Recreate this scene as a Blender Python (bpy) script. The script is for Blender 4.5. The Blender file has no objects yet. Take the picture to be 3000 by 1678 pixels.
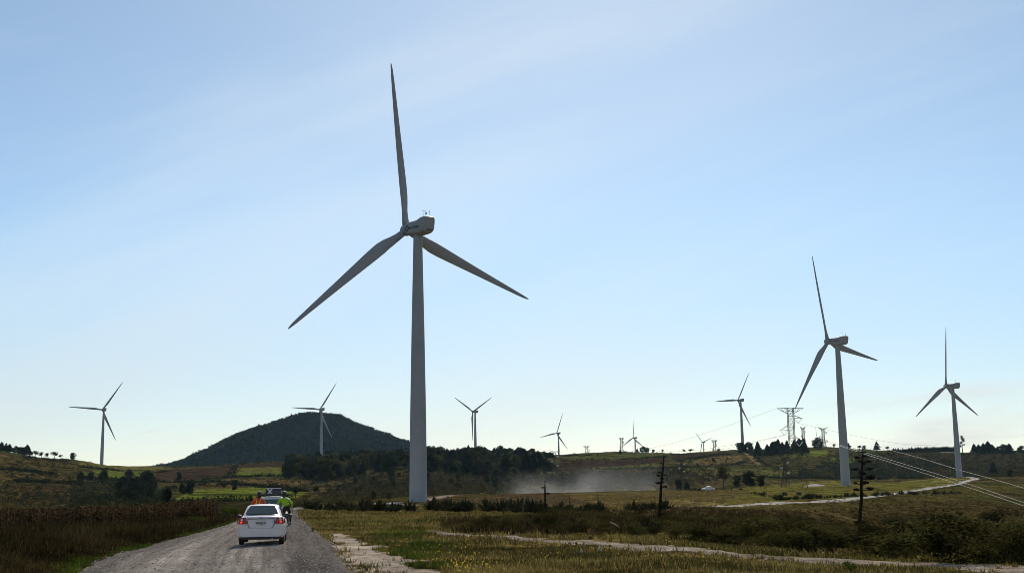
import bpy, math, random
import numpy as np
from math import sin, cos, pi, radians, hypot, atan2, sqrt
from mathutils import Vector, Matrix
random.seed(7); RNG = np.random.default_rng(11)
SC = bpy.context.scene; COL = SC.collection

# ------------------------------------------------------------ camera
F, CX, CY, EYE = 3550.0, 1500.0, 839.0, 1.75
def rotx(a): return np.array([[1,0,0],[0,cos(a),-sin(a)],[0,sin(a),cos(a)]])
def rotz(a): return np.array([[cos(a),-sin(a),0],[sin(a),cos(a),0],[0,0,1]])
CAMR = rotx(pi/2+radians(9.67)) @ rotz(-radians(.848))
CAMC = np.array([0,0,EYE])
cam = bpy.data.objects.new('camera', bpy.data.cameras.new('camera')); COL.objects.link(cam)
cam.matrix_world = Matrix.Translation((0,0,EYE)) @ Matrix([list(r) for r in CAMR]).to_4x4()
cam.data.sensor_width = 36; cam.data.lens = F/3000*36; cam.data.clip_end = 40000; cam.data.clip_start = .2
SC.camera = cam
# ------------------------------------------------------------ light
SUN_AZ, SUN_EL = radians(4), radians(40)
w = bpy.data.worlds.new('World'); SC.world = w; w.use_nodes = True
nt = w.node_tree; N = nt.nodes; L = nt.links; N.clear()
out = N.new('ShaderNodeOutputWorld'); bg = N.new('ShaderNodeBackground'); sky = N.new('ShaderNodeTexSky')
sky.sky_type = 'NISHITA'; sky.sun_disc = False; sky.sun_elevation = SUN_EL; sky.sun_rotation = SUN_AZ
sky.air_density = 1.0; sky.dust_density = 2.2; sky.ozone_density = 2.0; sky.altitude = 2400
bg.inputs['Strength'].default_value = 0.12
tc = N.new('ShaderNodeTexCoord'); sep = N.new('ShaderNodeSeparateXYZ'); L.new(tc.outputs['Generated'], sep.inputs[0])
ay = N.new('ShaderNodeMath'); ay.operation = 'ABSOLUTE'; L.new(sep.outputs['Y'], ay.inputs[0])
mx = N.new('ShaderNodeMath'); mx.operation = 'MAXIMUM'; mx.inputs[1].default_value = .15; L.new(ay.outputs[0], mx.inputs[0])
def div(a):
    d = N.new('ShaderNodeMath'); d.operation = 'DIVIDE'; L.new(a, d.inputs[0]); L.new(mx.outputs[0], d.inputs[1]); return d.outputs[0]
cb = N.new('ShaderNodeCombineXYZ'); L.new(div(sep.outputs['X']), cb.inputs[0]); L.new(div(sep.outputs['Z']), cb.inputs[1])
def cloud(rot, sc, loc, lo, hi, detail=6):
    m = N.new('ShaderNodeMapping'); m.vector_type = 'TEXTURE'; m.inputs['Rotation'].default_value = (0,0,-rot); m.inputs['Scale'].default_value = tuple(1/q for q in sc); m.inputs['Location'].default_value = loc
    L.new(cb.outputs[0], m.inputs[0])
    n = N.new('ShaderNodeTexNoise'); n.inputs['Scale'].default_value = 1; n.inputs['Detail'].default_value = detail; n.inputs['Roughness'].default_value = .55; n.inputs['Distortion'].default_value = .3
    L.new(m.outputs[0], n.inputs['Vector'])
    r = N.new('ShaderNodeMapRange'); r.interpolation_type = 'SMOOTHSTEP'; r.inputs[1].default_value = lo; r.inputs[2].default_value = hi; L.new(n.outputs['Fac'], r.inputs[0]); return r.outputs[0]
def math2(op, a, b):
    d = N.new('ShaderNodeMath'); d.operation = op
    for i, v in enumerate((a, b)):
        if isinstance(v, (int, float)): d.inputs[i].default_value = v
        else: L.new(v, d.inputs[i])
    return d.outputs[0]
c1 = cloud(-.30, (.7, 5.0, 1), (3.1, 1.7, 0), .40, .80, 5)       # broad veils rising to the right
c2 = cloud(-.12, (3.0, 26.0, 1), (7.3, 2.2, 0), .52, .78, 7)      # thin streaks
low = N.new('ShaderNodeMapRange'); low.inputs[1].default_value = .03; low.inputs[2].default_value = .14; low.inputs[3].default_value = 1; low.inputs[4].default_value = .12
L.new(div(sep.outputs['Z']), low.inputs[0])
fac = math2('MAXIMUM', math2('MULTIPLY', c1, .40), math2('MULTIPLY', math2('MULTIPLY', c2, low.outputs[0]), 1.0))
mixc = N.new('ShaderNodeMix'); mixc.data_type = 'RGBA'; L.new(fac, mixc.inputs[0]); L.new(sky.outputs[0], mixc.inputs[6]); mixc.inputs[7].default_value = (7.2, 7.35, 8.1, 1)
hz = N.new('ShaderNodeMapRange'); hz.interpolation_type = 'SMOOTHSTEP'; hz.inputs[1].default_value = 0; hz.inputs[2].default_value = .26; L.new(div(sep.outputs['Z']), hz.inputs[0])
tint = N.new('ShaderNodeMix'); tint.data_type = 'RGBA'; L.new(hz.outputs[0], tint.inputs[0]); tint.inputs[6].default_value = (.80,.75,.67,1); tint.inputs[7].default_value = (.99,1.03,.93,1)
mt = N.new('ShaderNodeMix'); mt.data_type = 'RGBA'; mt.blend_type = 'MULTIPLY'; mt.inputs[0].default_value = 1; L.new(mixc.outputs[2], mt.inputs[6]); L.new(tint.outputs[2], mt.inputs[7])
L.new(mt.outputs[2], bg.inputs['Color']); L.new(bg.outputs[0], out.inputs['Surface'])
sd = Vector((sin(SUN_AZ)*cos(SUN_EL), cos(SUN_AZ)*cos(SUN_EL), sin(SUN_EL)))
sl = bpy.data.lights.new('sun', 'SUN'); sl.energy = 5.0; sl.angle = radians(.53); sl.color = (1, .90, .76)
so = bpy.data.objects.new('sun', sl); COL.objects.link(so); so.rotation_euler = sd.to_track_quat('Z','Y').to_euler()
SC.view_settings.view_transform = 'Standard'; SC.view_settings.look = 'None'; SC.view_settings.exposure = .08; SC.view_settings.gamma = 1
SC.cycles.max_bounces = 6; SC.cycles.volume_bounces = 1; SC.cycles.transparent_max_bounces = 8
SC.cycles.volume_max_steps = 96; SC.cycles.pixel_filter_type = 'BLACKMAN_HARRIS'; SC.cycles.filter_width = .85

# ------------------------------------------------------------ projection helpers (used to survey the place from the photo)
def proj(P):
    c = (np.asarray(P, float)-CAMC) @ CAMR
    z = -c[..., 2]; z = np.where(z < 1e-3, 1e-3, z)
    return CX+F*c[..., 0]/z, CY-F*c[..., 1]/z, -c[..., 2]
def ray(px, py):
    d = CAMR @ np.array([(px-CX)/F, (CY-py)/F, -1.]); return d/hypot(d[0], d[1])
def sm(t): t = np.clip(t, 0, 1); return t*t*(3-2*t)
def vnoise(x, y, s, seed=0):
    x = np.asarray(x)/s+seed*17.13; y = np.asarray(y)/s-seed*9.71
    xi = np.floor(x).astype(np.int64); yi = np.floor(y).astype(np.int64); fx = sm(x-xi); fy = sm(y-yi)
    def h(a, b):
        n = (a*374761393+b*668265263+seed*974634777) & 0xffffffff
        n = ((n ^ (n >> 13))*1274126177) & 0xffffffff
        return ((n ^ (n >> 16)) & 0xffff)/65535.
    return (h(xi,yi)*(1-fx)+h(xi+1,yi)*fx)*(1-fy)+(h(xi,yi+1)*(1-fx)+h(xi+1,yi+1)*fx)*fy
def fbm(x, y, s, seed=0, o=4):
    r = 0; a = .5; t = 0
    for i in range(o): r = r+a*vnoise(x, y, s/2**i, seed+i); t += a; a *= .55
    return r/t

# ------------------------------------------------------------ terrain survey: per bearing (distance, value); value>1000 = image row, else height
TT = {
-300: [(60,'-.5'),(100,'-1'),(200,'-2'),(300,1488),(450,1444),(600,1404),(780,1354),(900,1322),(1000,'38'),(1400,'30'),(2200,'0')],
0: [(30,'0'),(60,'-.5'),(100,'-1'),(200,'-2'),(300,1484),(450,1440),(600,1400),(780,1350),(900,1319),(1000,'38'),(1400,'30'),(2200,'0')],
200: [(30,'0'),(60,'-.5'),(100,'-1'),(200,'-2'),(300,1486),(450,1452),(650,1410),(850,1372),(1050,1344),(1435,'43'),(1600,'30'),(2200,'0')],
400: [(30,'0'),(60,'-.4'),(100,'-1'),(200,'-1.6'),(300,1486),(450,1462),(600,1440),(800,1415),(1000,1392),(1250,1373),(1435,1364),(1600,'35'),(2200,'5')],
600: [(60,'-.2'),(100,'-.6'),(200,'-1'),(300,1484),(450,1462),(600,1435),(800,1408),(1000,1385),(1300,1363),(1450,'38'),(2000,'20')],
800: [(60,'0'),(170,'0'),(210,1487),(300,1476),(450,1456),(600,1432),(800,1408),(1000,1383),(1300,1358),(1500,1350),(1700,'42'),(2000,'30')],
1000: [(170,'0'),(300,'.1'),(380,1462),(500,1447),(650,1425),(800,1402),(1000,1378),(1200,1357),(1500,1341),(1700,'45'),(2000,'30')],
1200: [(170,'0'),(300,'.1'),(400,1458),(500,1443),(650,1420),(800,1392),(1000,1365),(1150,1350),(1684,'48'),(2100,'40')],
1400: [(150,'0'),(300,'.2'),(400,1453),(480,1445),(600,1437),(800,1398),(950,1368),(1150,1345),(1684,'48'),(2100,'40')],
1600: [(150,'0'),(300,'.3'),(450,1441),(560,'-8'),(720,1425),(900,1387),(1100,1357),(1300,1338),(1500,1333),(1700,'46'),(2261,'44')],
1800: [(132,'0'),(300,'.6'),(450,1437),(560,'-10'),(700,1427),(900,1388),(1100,1360),(1350,1329),(1500,1322),(1700,'47'),(2425,'40')],
2000: [(140,'0'),(300,'.8'),(450,1434),(560,'-10'),(700,1425),(900,1390),(1100,1364),(1350,1337),(1500,1325),(1700,'48'),(2425,'40')],
2200: [(50,'-.3'),(150,'-.6'),(190,'-.3'),(300,'.8'),(450,1427),(520,1419),(600,'-6'),(720,1415),(900,1392),(1100,1364),(1350,1332),(1500,1315),(1700,'50')],
2400: [(40,'-.3'),(60,'-1'),(90,'-1.8'),(120,'-2.3'),(160,'-2'),(230,1468),(350,1448),(541,1421),(640,1411),(720,'-6'),(880,1402),(1000,1385),(1250,1340),(1450,1308),(1700,'48')],
2600: [(40,'-.4'),(70,'-1.6'),(110,'-3'),(160,'-3.8'),(240,'-3.3'),(400,1447),(541,1425),(700,1409),(780,'-4'),(900,1398),(1050,1380),(1250,1345),(1450,1317),(1700,'45')],
2800: [(40,'-.4'),(80,'-2'),(120,'-3.6'),(200,'-5.2'),(300,'-4.5'),(420,'-1.5'),(520,'.4'),(670,1419),(813,1396),(880,1393),(960,'3'),(1100,1382),(1250,1350),(1450,1324),(1700,'45')],
3000: [(40,'-.4'),(80,'-2.2'),(120,'-4'),(200,'-6'),(300,1514),(450,1467),(600,1432),(760,1400),(860,1388),(950,'4'),(1100,1380),(1250,1350),(1450,1320),(1700,'45')],
3300: [(40,'-.4'),(80,'-2.2'),(120,'-4'),(200,'-6'),(300,1510),(450,1462),(600,1428),(760,1396),(860,1384),(950,'4'),(1100,1376),(1250,1346),(1450,1316),(1700,'45')]}
RG = np.concatenate([np.arange(0, 400, 4), np.arange(400, 3700, 8)]).astype(float)
azs = []; prof = []
for px, tb in TT.items():
    az = atan2(*ray(px, 1450)[:2]); azs.append(az)
    ds = [0, 15]; zs = [0, 0]
    for d, v in tb:
        r = d/cos(az)
        if isinstance(v, str): z = float(v)
        else: z = EYE+ray(px, v)[2]*r
        ds.append(r); zs.append(z)
    ds.append(3600); zs.append(0)
    p = np.interp(RG, ds, zs)
    k = np.array([1,2,3,2,1.])/9
    for _ in range(2):
        q = np.convolve(np.pad(p, 2, 'edge'), k, 'valid'); p = q
    prof.append(p)
azs = np.array(azs); prof = np.array(prof)
MT_C = ray(925, 1450)*2700
MT_R = np.array([0,35,60,110,170,230,290,330,420,700]); MT_ZL = [172,170,165,150,127,103,78,55,20,-30]
def pz(px, y): return EYE+ray(px, y)[2]*2700
LX = [925,870,830,760,680,620,560,498,380]; LY = [1213,1221,1236,1268,1296,1326,1356,1374,1420]
RX = [925,985,1040,1100,1150,1198,1300,1400]; RY = [1213,1220,1243,1268,1286,1303,1337,1380]
ML = ([abs(x-925)*2700/F for x in LX], [pz(x, y) for x, y in zip(LX, LY)])
MR = ([abs(x-925)*2700/F for x in RX], [pz(x, y) for x, y in zip(RX, RY)])
def mtn(x, y):
    u = x-MT_C[0]; v = y-MT_C[1]; r = np.hypot(u, v*.8)
    t = sm((u/np.maximum(r, 1)+1)/2)
    zl = np.interp(r, ML[0], ML[1]); zr = np.interp(r, MR[0], MR[1])
    z = zl*(1-t)+zr*t
    return np.where(r > 560, -50, z+(fbm(x, y, 120, 5)-.5)*34*np.clip(r/150, 0, 1))
def ground_z(x, y, bumps=True):
    x = np.asarray(x, float); y = np.asarray(y, float)
    r = np.hypot(x, y); az = np.arctan2(x, y)
    ai = np.clip(np.searchsorted(azs, az)-1, 0, len(azs)-2)
    t = np.clip((az-azs[ai])/(azs[ai+1]-azs[ai]), 0, 1); t = .5*t+.5*sm(t)
    ri = np.interp(r, RG, np.arange(len(RG))); r0 = np.clip(np.floor(ri).astype(int), 0, len(RG)-2); f = ri-r0
    z = (prof[ai, r0]*(1-f)+prof[ai, r0+1]*f)*(1-t)+(prof[ai+1, r0]*(1-f)+prof[ai+1, r0+1]*f)*t
    side = 1-sm((np.abs(az)-radians(36))/radians(34)); z = z*side
    if bumps:
        onroad = sm((np.abs(lateral(x, y))-.9)/.5)
        z = z+(fbm(x, y, 3.0, 1)-.5)*.22*sm((r-12)/20)*sm((400-r)/200)*onroad
        z = z+(fbm(x, y, 55, 2)-.5)*3.0*sm((r-480)/300)+(fbm(x, y, 14, 3)-.5)*1.2*sm((r-380)/200)
    return np.maximum(z, mtn(x, y))
# road: straight gravel road, edges surveyed
YK = np.array([-60, 28, 45, 77.6, 105, 151, 175, 200, 230, 262])
def _wx(px, d): rr = ray(px, 1500); return rr[0]/rr[1]*d
XL = np.array([0, _wx(186,28), _wx(345,45), _wx(590,77.6), _wx(652+28,105), _wx(745,151), _wx(800,175), _wx(850,200), _wx(905,230), _wx(985,262)])
XR = np.array([0, _wx(1030,28), _wx(968,45), _wx(900,77.6), _wx(878,105), _wx(869,151), _wx(893,175), _wx(950,200), _wx(1010,230), _wx(1070,262)])
s_ = (XL[2]-XL[1])/17; XL[0] = XL[1]-s_*88; s_ = (XR[2]-XR[1])/17; XR[0] = XR[1]-s_*88
def lateral(x, y):
    xl = np.interp(y, YK, XL); xr = np.interp(y, YK, XR)
    l = (x-(xl+xr)/2)/((xr-xl)/2)
    return np.where((y > 262) | (y < -60), 9., l)
def hit(px, py, dmin=15, dmax=3400, want=None):
    r = ray(px, py); d = np.geomspace(dmin, dmax, 2600)
    x = r[0]*d; y = r[1]*d; z = EYE+r[2]*d; g = ground_z(x, y)
    b = np.nonzero(z <= g)[0]
    if len(b) == 0:
        i = np.argmin(z-g)
    else: i = b[0]
    return np.array([x[i], y[i], g[i]])
def gp(x, y): return np.array([x, y, float(ground_z(x, y))])

# ------------------------------------------------------------ materials
def mat(name, col, rough=.8, metal=0, spec=.5, noise=0, nscale=5, trans=0, emis=None, col2=None, attr=None, bump=0, bscale=40, coat=0, obj_random=0):
    m = bpy.data.materials.new(name); m.use_nodes = True; t = m.node_tree; P = t.nodes['Principled BSDF']
    P.inputs['Roughness'].default_value = rough; P.inputs['Metallic'].default_value = metal; P.inputs['Specular IOR Level'].default_value = spec
    if coat: P.inputs['Coat Weight'].default_value = coat
    if trans: P.inputs['Specular IOR Level'].default_value = .06
    c = None
    tcn = t.nodes.new('ShaderNodeTexCoord')
    rgb = t.nodes.new('ShaderNodeRGB'); rgb.outputs[0].default_value = (*col, 1); c = rgb.outputs[0]
    def mix(a, b, f, mode='MIX'):
        n = t.nodes.new('ShaderNodeMix'); n.data_type = 'RGBA'; n.blend_type = mode
        for i, v in ((6, a), (7, b), (0, f)):
            if isinstance(v, (int, float)): n.inputs[i].default_value = v
            elif isinstance(v, tuple): n.inputs[i].default_value = v
            else: t.links.new(v, n.inputs[i])
        return n.outputs[2]
    if attr:
        a = t.nodes.new('ShaderNodeAttribute'); a.attribute_name = attr
        c = mix(c, (*(col2 or col), 1), a.outputs['Fac'])
    if noise:
        n = t.nodes.new('ShaderNodeTexNoise'); n.inputs['Scale'].default_value = nscale; n.inputs['Detail'].default_value = 5; n.inputs['Roughness'].default_value = .65
        t.links.new(tcn.outputs['Object'], n.inputs['Vector'])
        mr = t.nodes.new('ShaderNodeMapRange'); mr.inputs[1].default_value = .3; mr.inputs[2].default_value = .7; mr.inputs[3].default_value = 1-noise; mr.inputs[4].default_value = 1+noise
        t.links.new(n.outputs['Fac'], mr.inputs[0]); c = mix(c, mr.outputs[0], 1.0, 'MULTIPLY')
    if obj_random:
        oi = t.nodes.new('ShaderNodeObjectInfo'); mr = t.nodes.new('ShaderNodeMapRange'); mr.inputs[3].default_value = 1-obj_random; mr.inputs[4].default_value = 1+obj_random
        t.links.new(oi.outputs['Random'], mr.inputs[0]); c = mix(c, mr.outputs[0], 1.0, 'MULTIPLY')
    t.links.new(c, P.inputs['Base Color'])
    if bump:
        n = t.nodes.new('ShaderNodeTexNoise'); n.inputs['Scale'].default_value = bscale; n.inputs['Detail'].default_value = 4
        t.links.new(tcn.outputs['Object'], n.inputs['Vector'])
        b = t.nodes.new('ShaderNodeBump'); b.inputs['Strength'].default_value = bump; b.inputs['Distance'].default_value = .05
        t.links.new(n.outputs['Fac'], b.inputs['Height']); t.links.new(b.outputs[0], P.inputs['Normal'])
    if trans:
        o = t.nodes['Material Output']; tr = t.nodes.new('ShaderNodeBsdfTranslucent'); ms = t.nodes.new('ShaderNodeMixShader'); ms.inputs[0].default_value = trans
        df = t.nodes.new('ShaderNodeBsdfDiffuse'); t.links.new(c, df.inputs['Color'])
        t.links.new(c, tr.inputs['Color']); t.links.new(df.outputs[0], ms.inputs[1]); t.links.new(tr.outputs[0], ms.inputs[2]); t.links.new(ms.outputs[0], o.inputs['Surface'])
    if emis: P.inputs['Emission Color'].default_value = (*emis[0], 1); P.inputs['Emission Strength'].default_value = emis[1]
    return m
def ground_mat(name, rough=1.0, fine=1.0, bump=.5, tracks=False, contrast=.55):
    m = bpy.data.materials.new(name); m.use_nodes = True; t = m.node_tree; P = t.nodes['Principled BSDF']; nn = t.nodes.new
    P.inputs['Roughness'].default_value = rough; P.inputs['Specular IOR Level'].default_value = .0
    a = nn('ShaderNodeAttribute'); a.attribute_name = 'Col'; tcn = nn('ShaderNodeTexCoord')
    c = a.outputs['Color']
    def mul(c, fac):
        n = nn('ShaderNodeMix'); n.data_type = 'RGBA'; n.blend_type = 'MULTIPLY'; n.inputs[0].default_value = 1; t.links.new(c, n.inputs[6]); t.links.new(fac, n.inputs[7]); return n.outputs[2]
    def noi(s, lo, hi, detail=3, a0=.33, b0=.67, vec=None, rough=.6):
        n = nn('ShaderNodeTexNoise'); n.inputs['Scale'].default_value = s; n.inputs['Detail'].default_value = detail; n.inputs['Roughness'].default_value = rough; t.links.new(vec or tcn.outputs['Object'], n.inputs['Vector'])
        r = nn('ShaderNodeMapRange'); r.inputs[1].default_value = a0; r.inputs[2].default_value = b0; r.inputs[3].default_value = lo; r.inputs[4].default_value = hi
        t.links.new(n.outputs['Fac'], r.inputs[0]); return r.outputs[0], n.outputs['Fac']
    k = contrast
    for s in ((.09, .6, 2.6, 11.0) if not tracks else (7.0, 18.0)):
        v, raw = noi(s*fine, 1-k, 1+k, 5, rough=.75); c = mul(c, v)
    if tracks:
        la = nn('ShaderNodeAttribute'); la.attribute_name = 'lat'
        geo = nn('ShaderNodeSeparateXYZ'); t.links.new(tcn.outputs['Object'], geo.inputs[0])
        cv = nn('ShaderNodeCombineXYZ'); t.links.new(la.outputs['Fac'], cv.inputs[0])
        my = nn('ShaderNodeMath'); my.operation = 'MULTIPLY'; my.inputs[1].default_value = .006; t.links.new(geo.outputs[1], my.inputs[0]); t.links.new(my.outputs[0], cv.inputs[1])
        v, _ = noi(3.2, .66, 1.38, 6, vec=cv.outputs[0], rough=.75); c = mul(c, v)
        v, _ = noi(14.0, .70, 1.35, 3, vec=cv.outputs[0]); c = mul(c, v)
        v, _ = noi(.35, .88, 1.12, 5, vec=None); c = mul(c, v)
    t.links.new(c, P.inputs['Base Color'])
    _, raw = noi(6*fine, 0, 1, 6)
    b = nn('ShaderNodeBump'); b.inputs['Strength'].default_value = bump; b.inputs['Distance'].default_value = .25; t.links.new(raw, b.inputs['Height']); df = nn('ShaderNodeBsdfDiffuse'); df.inputs['Roughness'].default_value = .6; t.links.new(c, df.inputs['Color']); t.links.new(b.outputs[0], df.inputs['Normal']); t.links.new(df.outputs[0], t.nodes['Material Output'].inputs['Surface']); t.nodes.remove(P)
    return m
M = {}
M['ground'] = ground_mat('soil_and_dry_grass', contrast=.72, bump=1.0)
M['road'] = ground_mat('road_gravel', fine=1.0, bump=.6, tracks=True, contrast=.32)
M['dirt'] = ground_mat('pale_dirt', bump=.8, contrast=.42)
M['tower'] = mat('painted_steel', (.295,.298,.312), .55, spec=.25, noise=.06, nscale=.35)
M['towerdark'] = mat('sensor_black', (.02,.02,.022), .5)
M['decal'] = mat('decal_dark_blue', (.02,.025,.05), .5)
M['decal2'] = mat('decal_orange', (.35,.12,.02), .5)
M['conc'] = mat('concrete', (.4,.39,.37), .9, noise=.2, nscale=3)
M['pylon'] = mat('galvanised_steel', (.035,.032,.03), .9, spec=.1)
M['glassins'] = mat('glass_insulator', (.9,.95,.95), .25, spec=.8)
M['wire'] = mat('aluminium_wire', (.5,.48,.44), .5, metal=.3)
M['bark'] = mat('bark', (.05,.038,.028), .95, noise=.3, nscale=3)
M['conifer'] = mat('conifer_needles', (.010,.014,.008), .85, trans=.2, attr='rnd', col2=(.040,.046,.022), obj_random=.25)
M['leafy'] = mat('broad_leaves', (.024,.028,.011), .8, trans=.3, attr='rnd', col2=(.085,.080,.034), obj_random=.5)
M['mtree'] = mat('mountain_canopy', (.008,.014,.013), .9, trans=.1, attr='rnd', col2=(.028,.034,.024))
M['bush'] = mat('bush_leaves', (.010,.012,.004), .85, trans=.3, attr='rnd', col2=(.075,.068,.022), obj_random=.65)
M['scrub'] = mat('scrub_leaves', (.018,.020,.009), .9, trans=.2, attr='rnd', col2=(.095,.075,.038))
M['pebble'] = mat('road_pebbles', (.13,.115,.10), .9, spec=.1, attr='rnd', col2=(.42,.37,.32))
M['tuss'] = mat('dry_tussock', (.035,.032,.012), .9, trans=.3, attr='rnd', col2=(.24,.19,.09))
M['weed'] = mat('dark_weeds', (.008,.007,.003), .9, trans=.3, attr='rnd', col2=(.085,.062,.026))
M['corn'] = mat('dry_maize', (.012,.008,.004), .9, trans=.3, attr='rnd', col2=(.13,.088,.045))
M['green'] = mat('fresh_weed_leaves', (.022,.036,.006), .7, trans=.35, attr='rnd', col2=(.085,.12,.018))
M['grass'] = mat('dry_and_green_grass', (.034,.034,.011), .9, trans=.4, attr='rnd', col2=(.26,.20,.07))
M['flower'] = mat('yellow_petals', (.65,.50,.06), .7, trans=.3)
M['agave'] = mat('agave_leaf', (.012,.015,.008), .7, trans=.15, attr='rnd', col2=(.045,.048,.024))
M['stalk'] = mat('dry_flower_stalk', (.022,.017,.012), 1., trans=.05, noise=.3, nscale=8)
M['white'] = mat('white_car_paint', (.60,.57,.58), .32, spec=.5, noise=.05, nscale=4, coat=.35)
M['glass'] = mat('tinted_car_glass', (.03,.045,.045), .08, spec=.6)
M['rubber'] = mat('tyre_rubber', (.012,.012,.012), .85)
M['rim'] = mat('wheel_steel', (.25,.25,.26), .4, metal=.7)
M['black'] = mat('black_plastic', (.012,.011,.011), .6)
M['red'] = mat('tail_lamp_red', (.22,.008,.006), .25)
M['redlit'] = mat('lit_brake_lamp', (.6,.02,.015), .3, emis=((1,.03,.015), .7))
M['chrome'] = mat('clear_lens', (.5,.42,.42), .15, spec=.8)
M['plate'] = mat('number_plate', (.5,.5,.5), .5)
M['sign'] = mat('roof_sign_purple', (.035,.02,.05), .4)
M['signtext'] = mat('roof_sign_letters', (.75,.72,.78), .5)
M['signtext2'] = mat('roof_sign_faint_letters', (.16,.10,.20), .5)
M['trim'] = mat('trim_orange', (.6,.12,.03), .4)
M['orange'] = mat('orange_jacket', (.55,.07,.02), .8, noise=.15, nscale=9)
M['hiviz'] = mat('lime_jacket', (.28,.48,.02), .8, noise=.15, nscale=9)
M['yellow'] = mat('yellow_strap', (.65,.50,.03), .7)
M['cloth'] = mat('black_trousers', (.016,.015,.017), .9)
M['skin'] = mat('skin', (.32,.17,.11), .6)
M['helmet'] = mat('black_helmet', (.01,.01,.012), .3, spec=.6)
M['bodymc'] = mat('motorcycle_paint', (.08,.08,.09), .35)
M['stone'] = mat('pale_stone', (.55,.42,.28), .9, noise=.2, nscale=4)
M['wood'] = mat('grey_post_wood', (.045,.036,.028), .9, noise=.3, nscale=6)
M['boxw'] = mat('weathered_white_box', (.40,.38,.36), .8, noise=.2)

# ------------------------------------------------------------ object helpers
def link(o, parent=None):
    COL.objects.link(o)
    if parent is not None: o.parent = parent
    return o
def tag(o, label=None, cat=None, group=None, kind=None):
    if label: o['label'] = label
    if cat: o['category'] = cat
    if group: o['group'] = group
    if kind: o['kind'] = kind
    return o
def empty(name, loc=(0,0,0), rz=0, sc=1):
    o = bpy.data.objects.new(name, None); o.empty_display_size = .3; COL.objects.link(o); o.location = loc; o.rotation_euler = (0,0,rz)
    o.scale = (sc,)*3 if isinstance(sc, (int, float)) else sc
    return o
def np_mesh(name, V, Fc, m, smooth=False, rnd=None, attrs=None):
    me = bpy.data.meshes.new(name); V = np.asarray(V, np.float32); Fc = np.asarray(Fc, np.int32)
    nf, k = Fc.shape
    me.vertices.add(len(V)); me.vertices.foreach_set('co', V.ravel())
    me.loops.add(nf*k); me.loops.foreach_set('vertex_index', Fc.ravel())
    me.polygons.add(nf); me.polygons.foreach_set('loop_start', np.arange(0, nf*k, k, dtype=np.int32))
    me.update(calc_edges=True)
    if smooth: me.polygons.foreach_set('use_smooth', np.ones(nf, bool))
    if rnd is not None:
        a = me.attributes.new('rnd', 'FLOAT', 'FACE'); a.data.foreach_set('value', np.asarray(rnd, np.float32))
    for n_, (ty, arr) in (attrs or {}).items():
        a = me.attributes.new(n_, ty, 'POINT'); a.data.foreach_set('color' if ty == 'FLOAT_COLOR' else 'value', np.asarray(arr, np.float32).ravel())
    if m is not None: me.materials.append(m)
    me.validate(clean_customdata=False)
    return me
def mobj(name, me, parent=None):
    return link(bpy.data.objects.new(name, me), parent)
class MB:
    def __init__(s): s.v = []; s.f = []
    def add(s, v, f):
        n = len(s.v); s.v += [tuple(p) for p in v]; s.f += [tuple(i+n for i in q) for q in f]; return s
    def box(s, c, d, rz=0, taper=1):
        x, y, z = [k/2 for k in d]; P = []
        for sz in (-1, 1):
            t = taper if sz > 0 else 1
            for sx, sy in ((-1,-1),(1,-1),(1,1),(-1,1)):
                px, py = sx*x*t, sy*y*t
                P.append((c[0]+px*cos(rz)-py*sin(rz), c[1]+px*sin(rz)+py*cos(rz), c[2]+sz*z))
        return s.add(P, [(3,2,1,0),(4,5,6,7),(0,1,5,4),(1,2,6,5),(2,3,7,6),(3,0,4,7)])
    def tube(s, pts, rad, n=8, cap=True):
        pts = [Vector(p) for p in pts]; rad = rad if hasattr(rad, '__len__') else [rad]*len(pts); rings = []
        for i, p in enumerate(pts):
            d = (pts[min(i+1, len(pts)-1)]-pts[max(i-1, 0)]).normalized()
            a = d.orthogonal().normalized() if i == 0 else (a-d*a.dot(d)).normalized()
            b = d.cross(a); rings.append([p+(a*cos(2*pi*k/n)+b*sin(2*pi*k/n))*rad[i] for k in range(n)])
        v = [q for r in rings for q in r]; f = []
        for i in range(len(pts)-1):
            for k in range(n): f.append((i*n+k, i*n+(k+1)%n, (i+1)*n+(k+1)%n, (i+1)*n+k))
        if cap: f.append(tuple(range(n-1, -1, -1))); f.append(tuple((len(pts)-1)*n+k for k in range(n)))
        return s.add(v, f)
    def loft(s, rings, cap=True, closed=True):
        n = len(rings[0]); v = [p for r in rings for p in r]; f = []
        for i in range(len(rings)-1):
            for k in range(n if closed else n-1): f.append((i*n+k, i*n+(k+1)%n, (i+1)*n+(k+1)%n, (i+1)*n+k))
        if cap: f.append(tuple(range(n-1, -1, -1))); f.append(tuple((len(rings)-1)*n+k for k in range(n)))
        return s.add(v, f)
    def disc(s, c, r, axis='x', w=.1, n=20):
        c = Vector(c); d = {'x': Vector((1,0,0)), 'y': Vector((0,1,0)), 'z': Vector((0,0,1))}[axis]
        return s.tube([c-d*w/2, c-d*w*.5*.999+d*0, c-d*w*.35, c+d*w*.35, c+d*w/2], [r*.86, r*.9, r, r, r*.86], n)
    def build(s, name, m, parent=None, smooth=False, bevel=0, mesh_only=False):
        me = bpy.data.meshes.new(name); me.from_pydata(s.v, [], s.f); me.update()
        if smooth:
            me.polygons.foreach_set('use_smooth', [True]*len(me.polygons))
        me.materials.append(m)
        if mesh_only: return me
        o = mobj(name, me, parent)
        if smooth and hasattr(me, 'set_sharp_from_angle'): me.set_sharp_from_angle(angle=radians(38))
        if bevel: b = o.modifiers.new('bevel', 'BEVEL'); b.width = bevel; b.segments = 2
        return o
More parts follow.
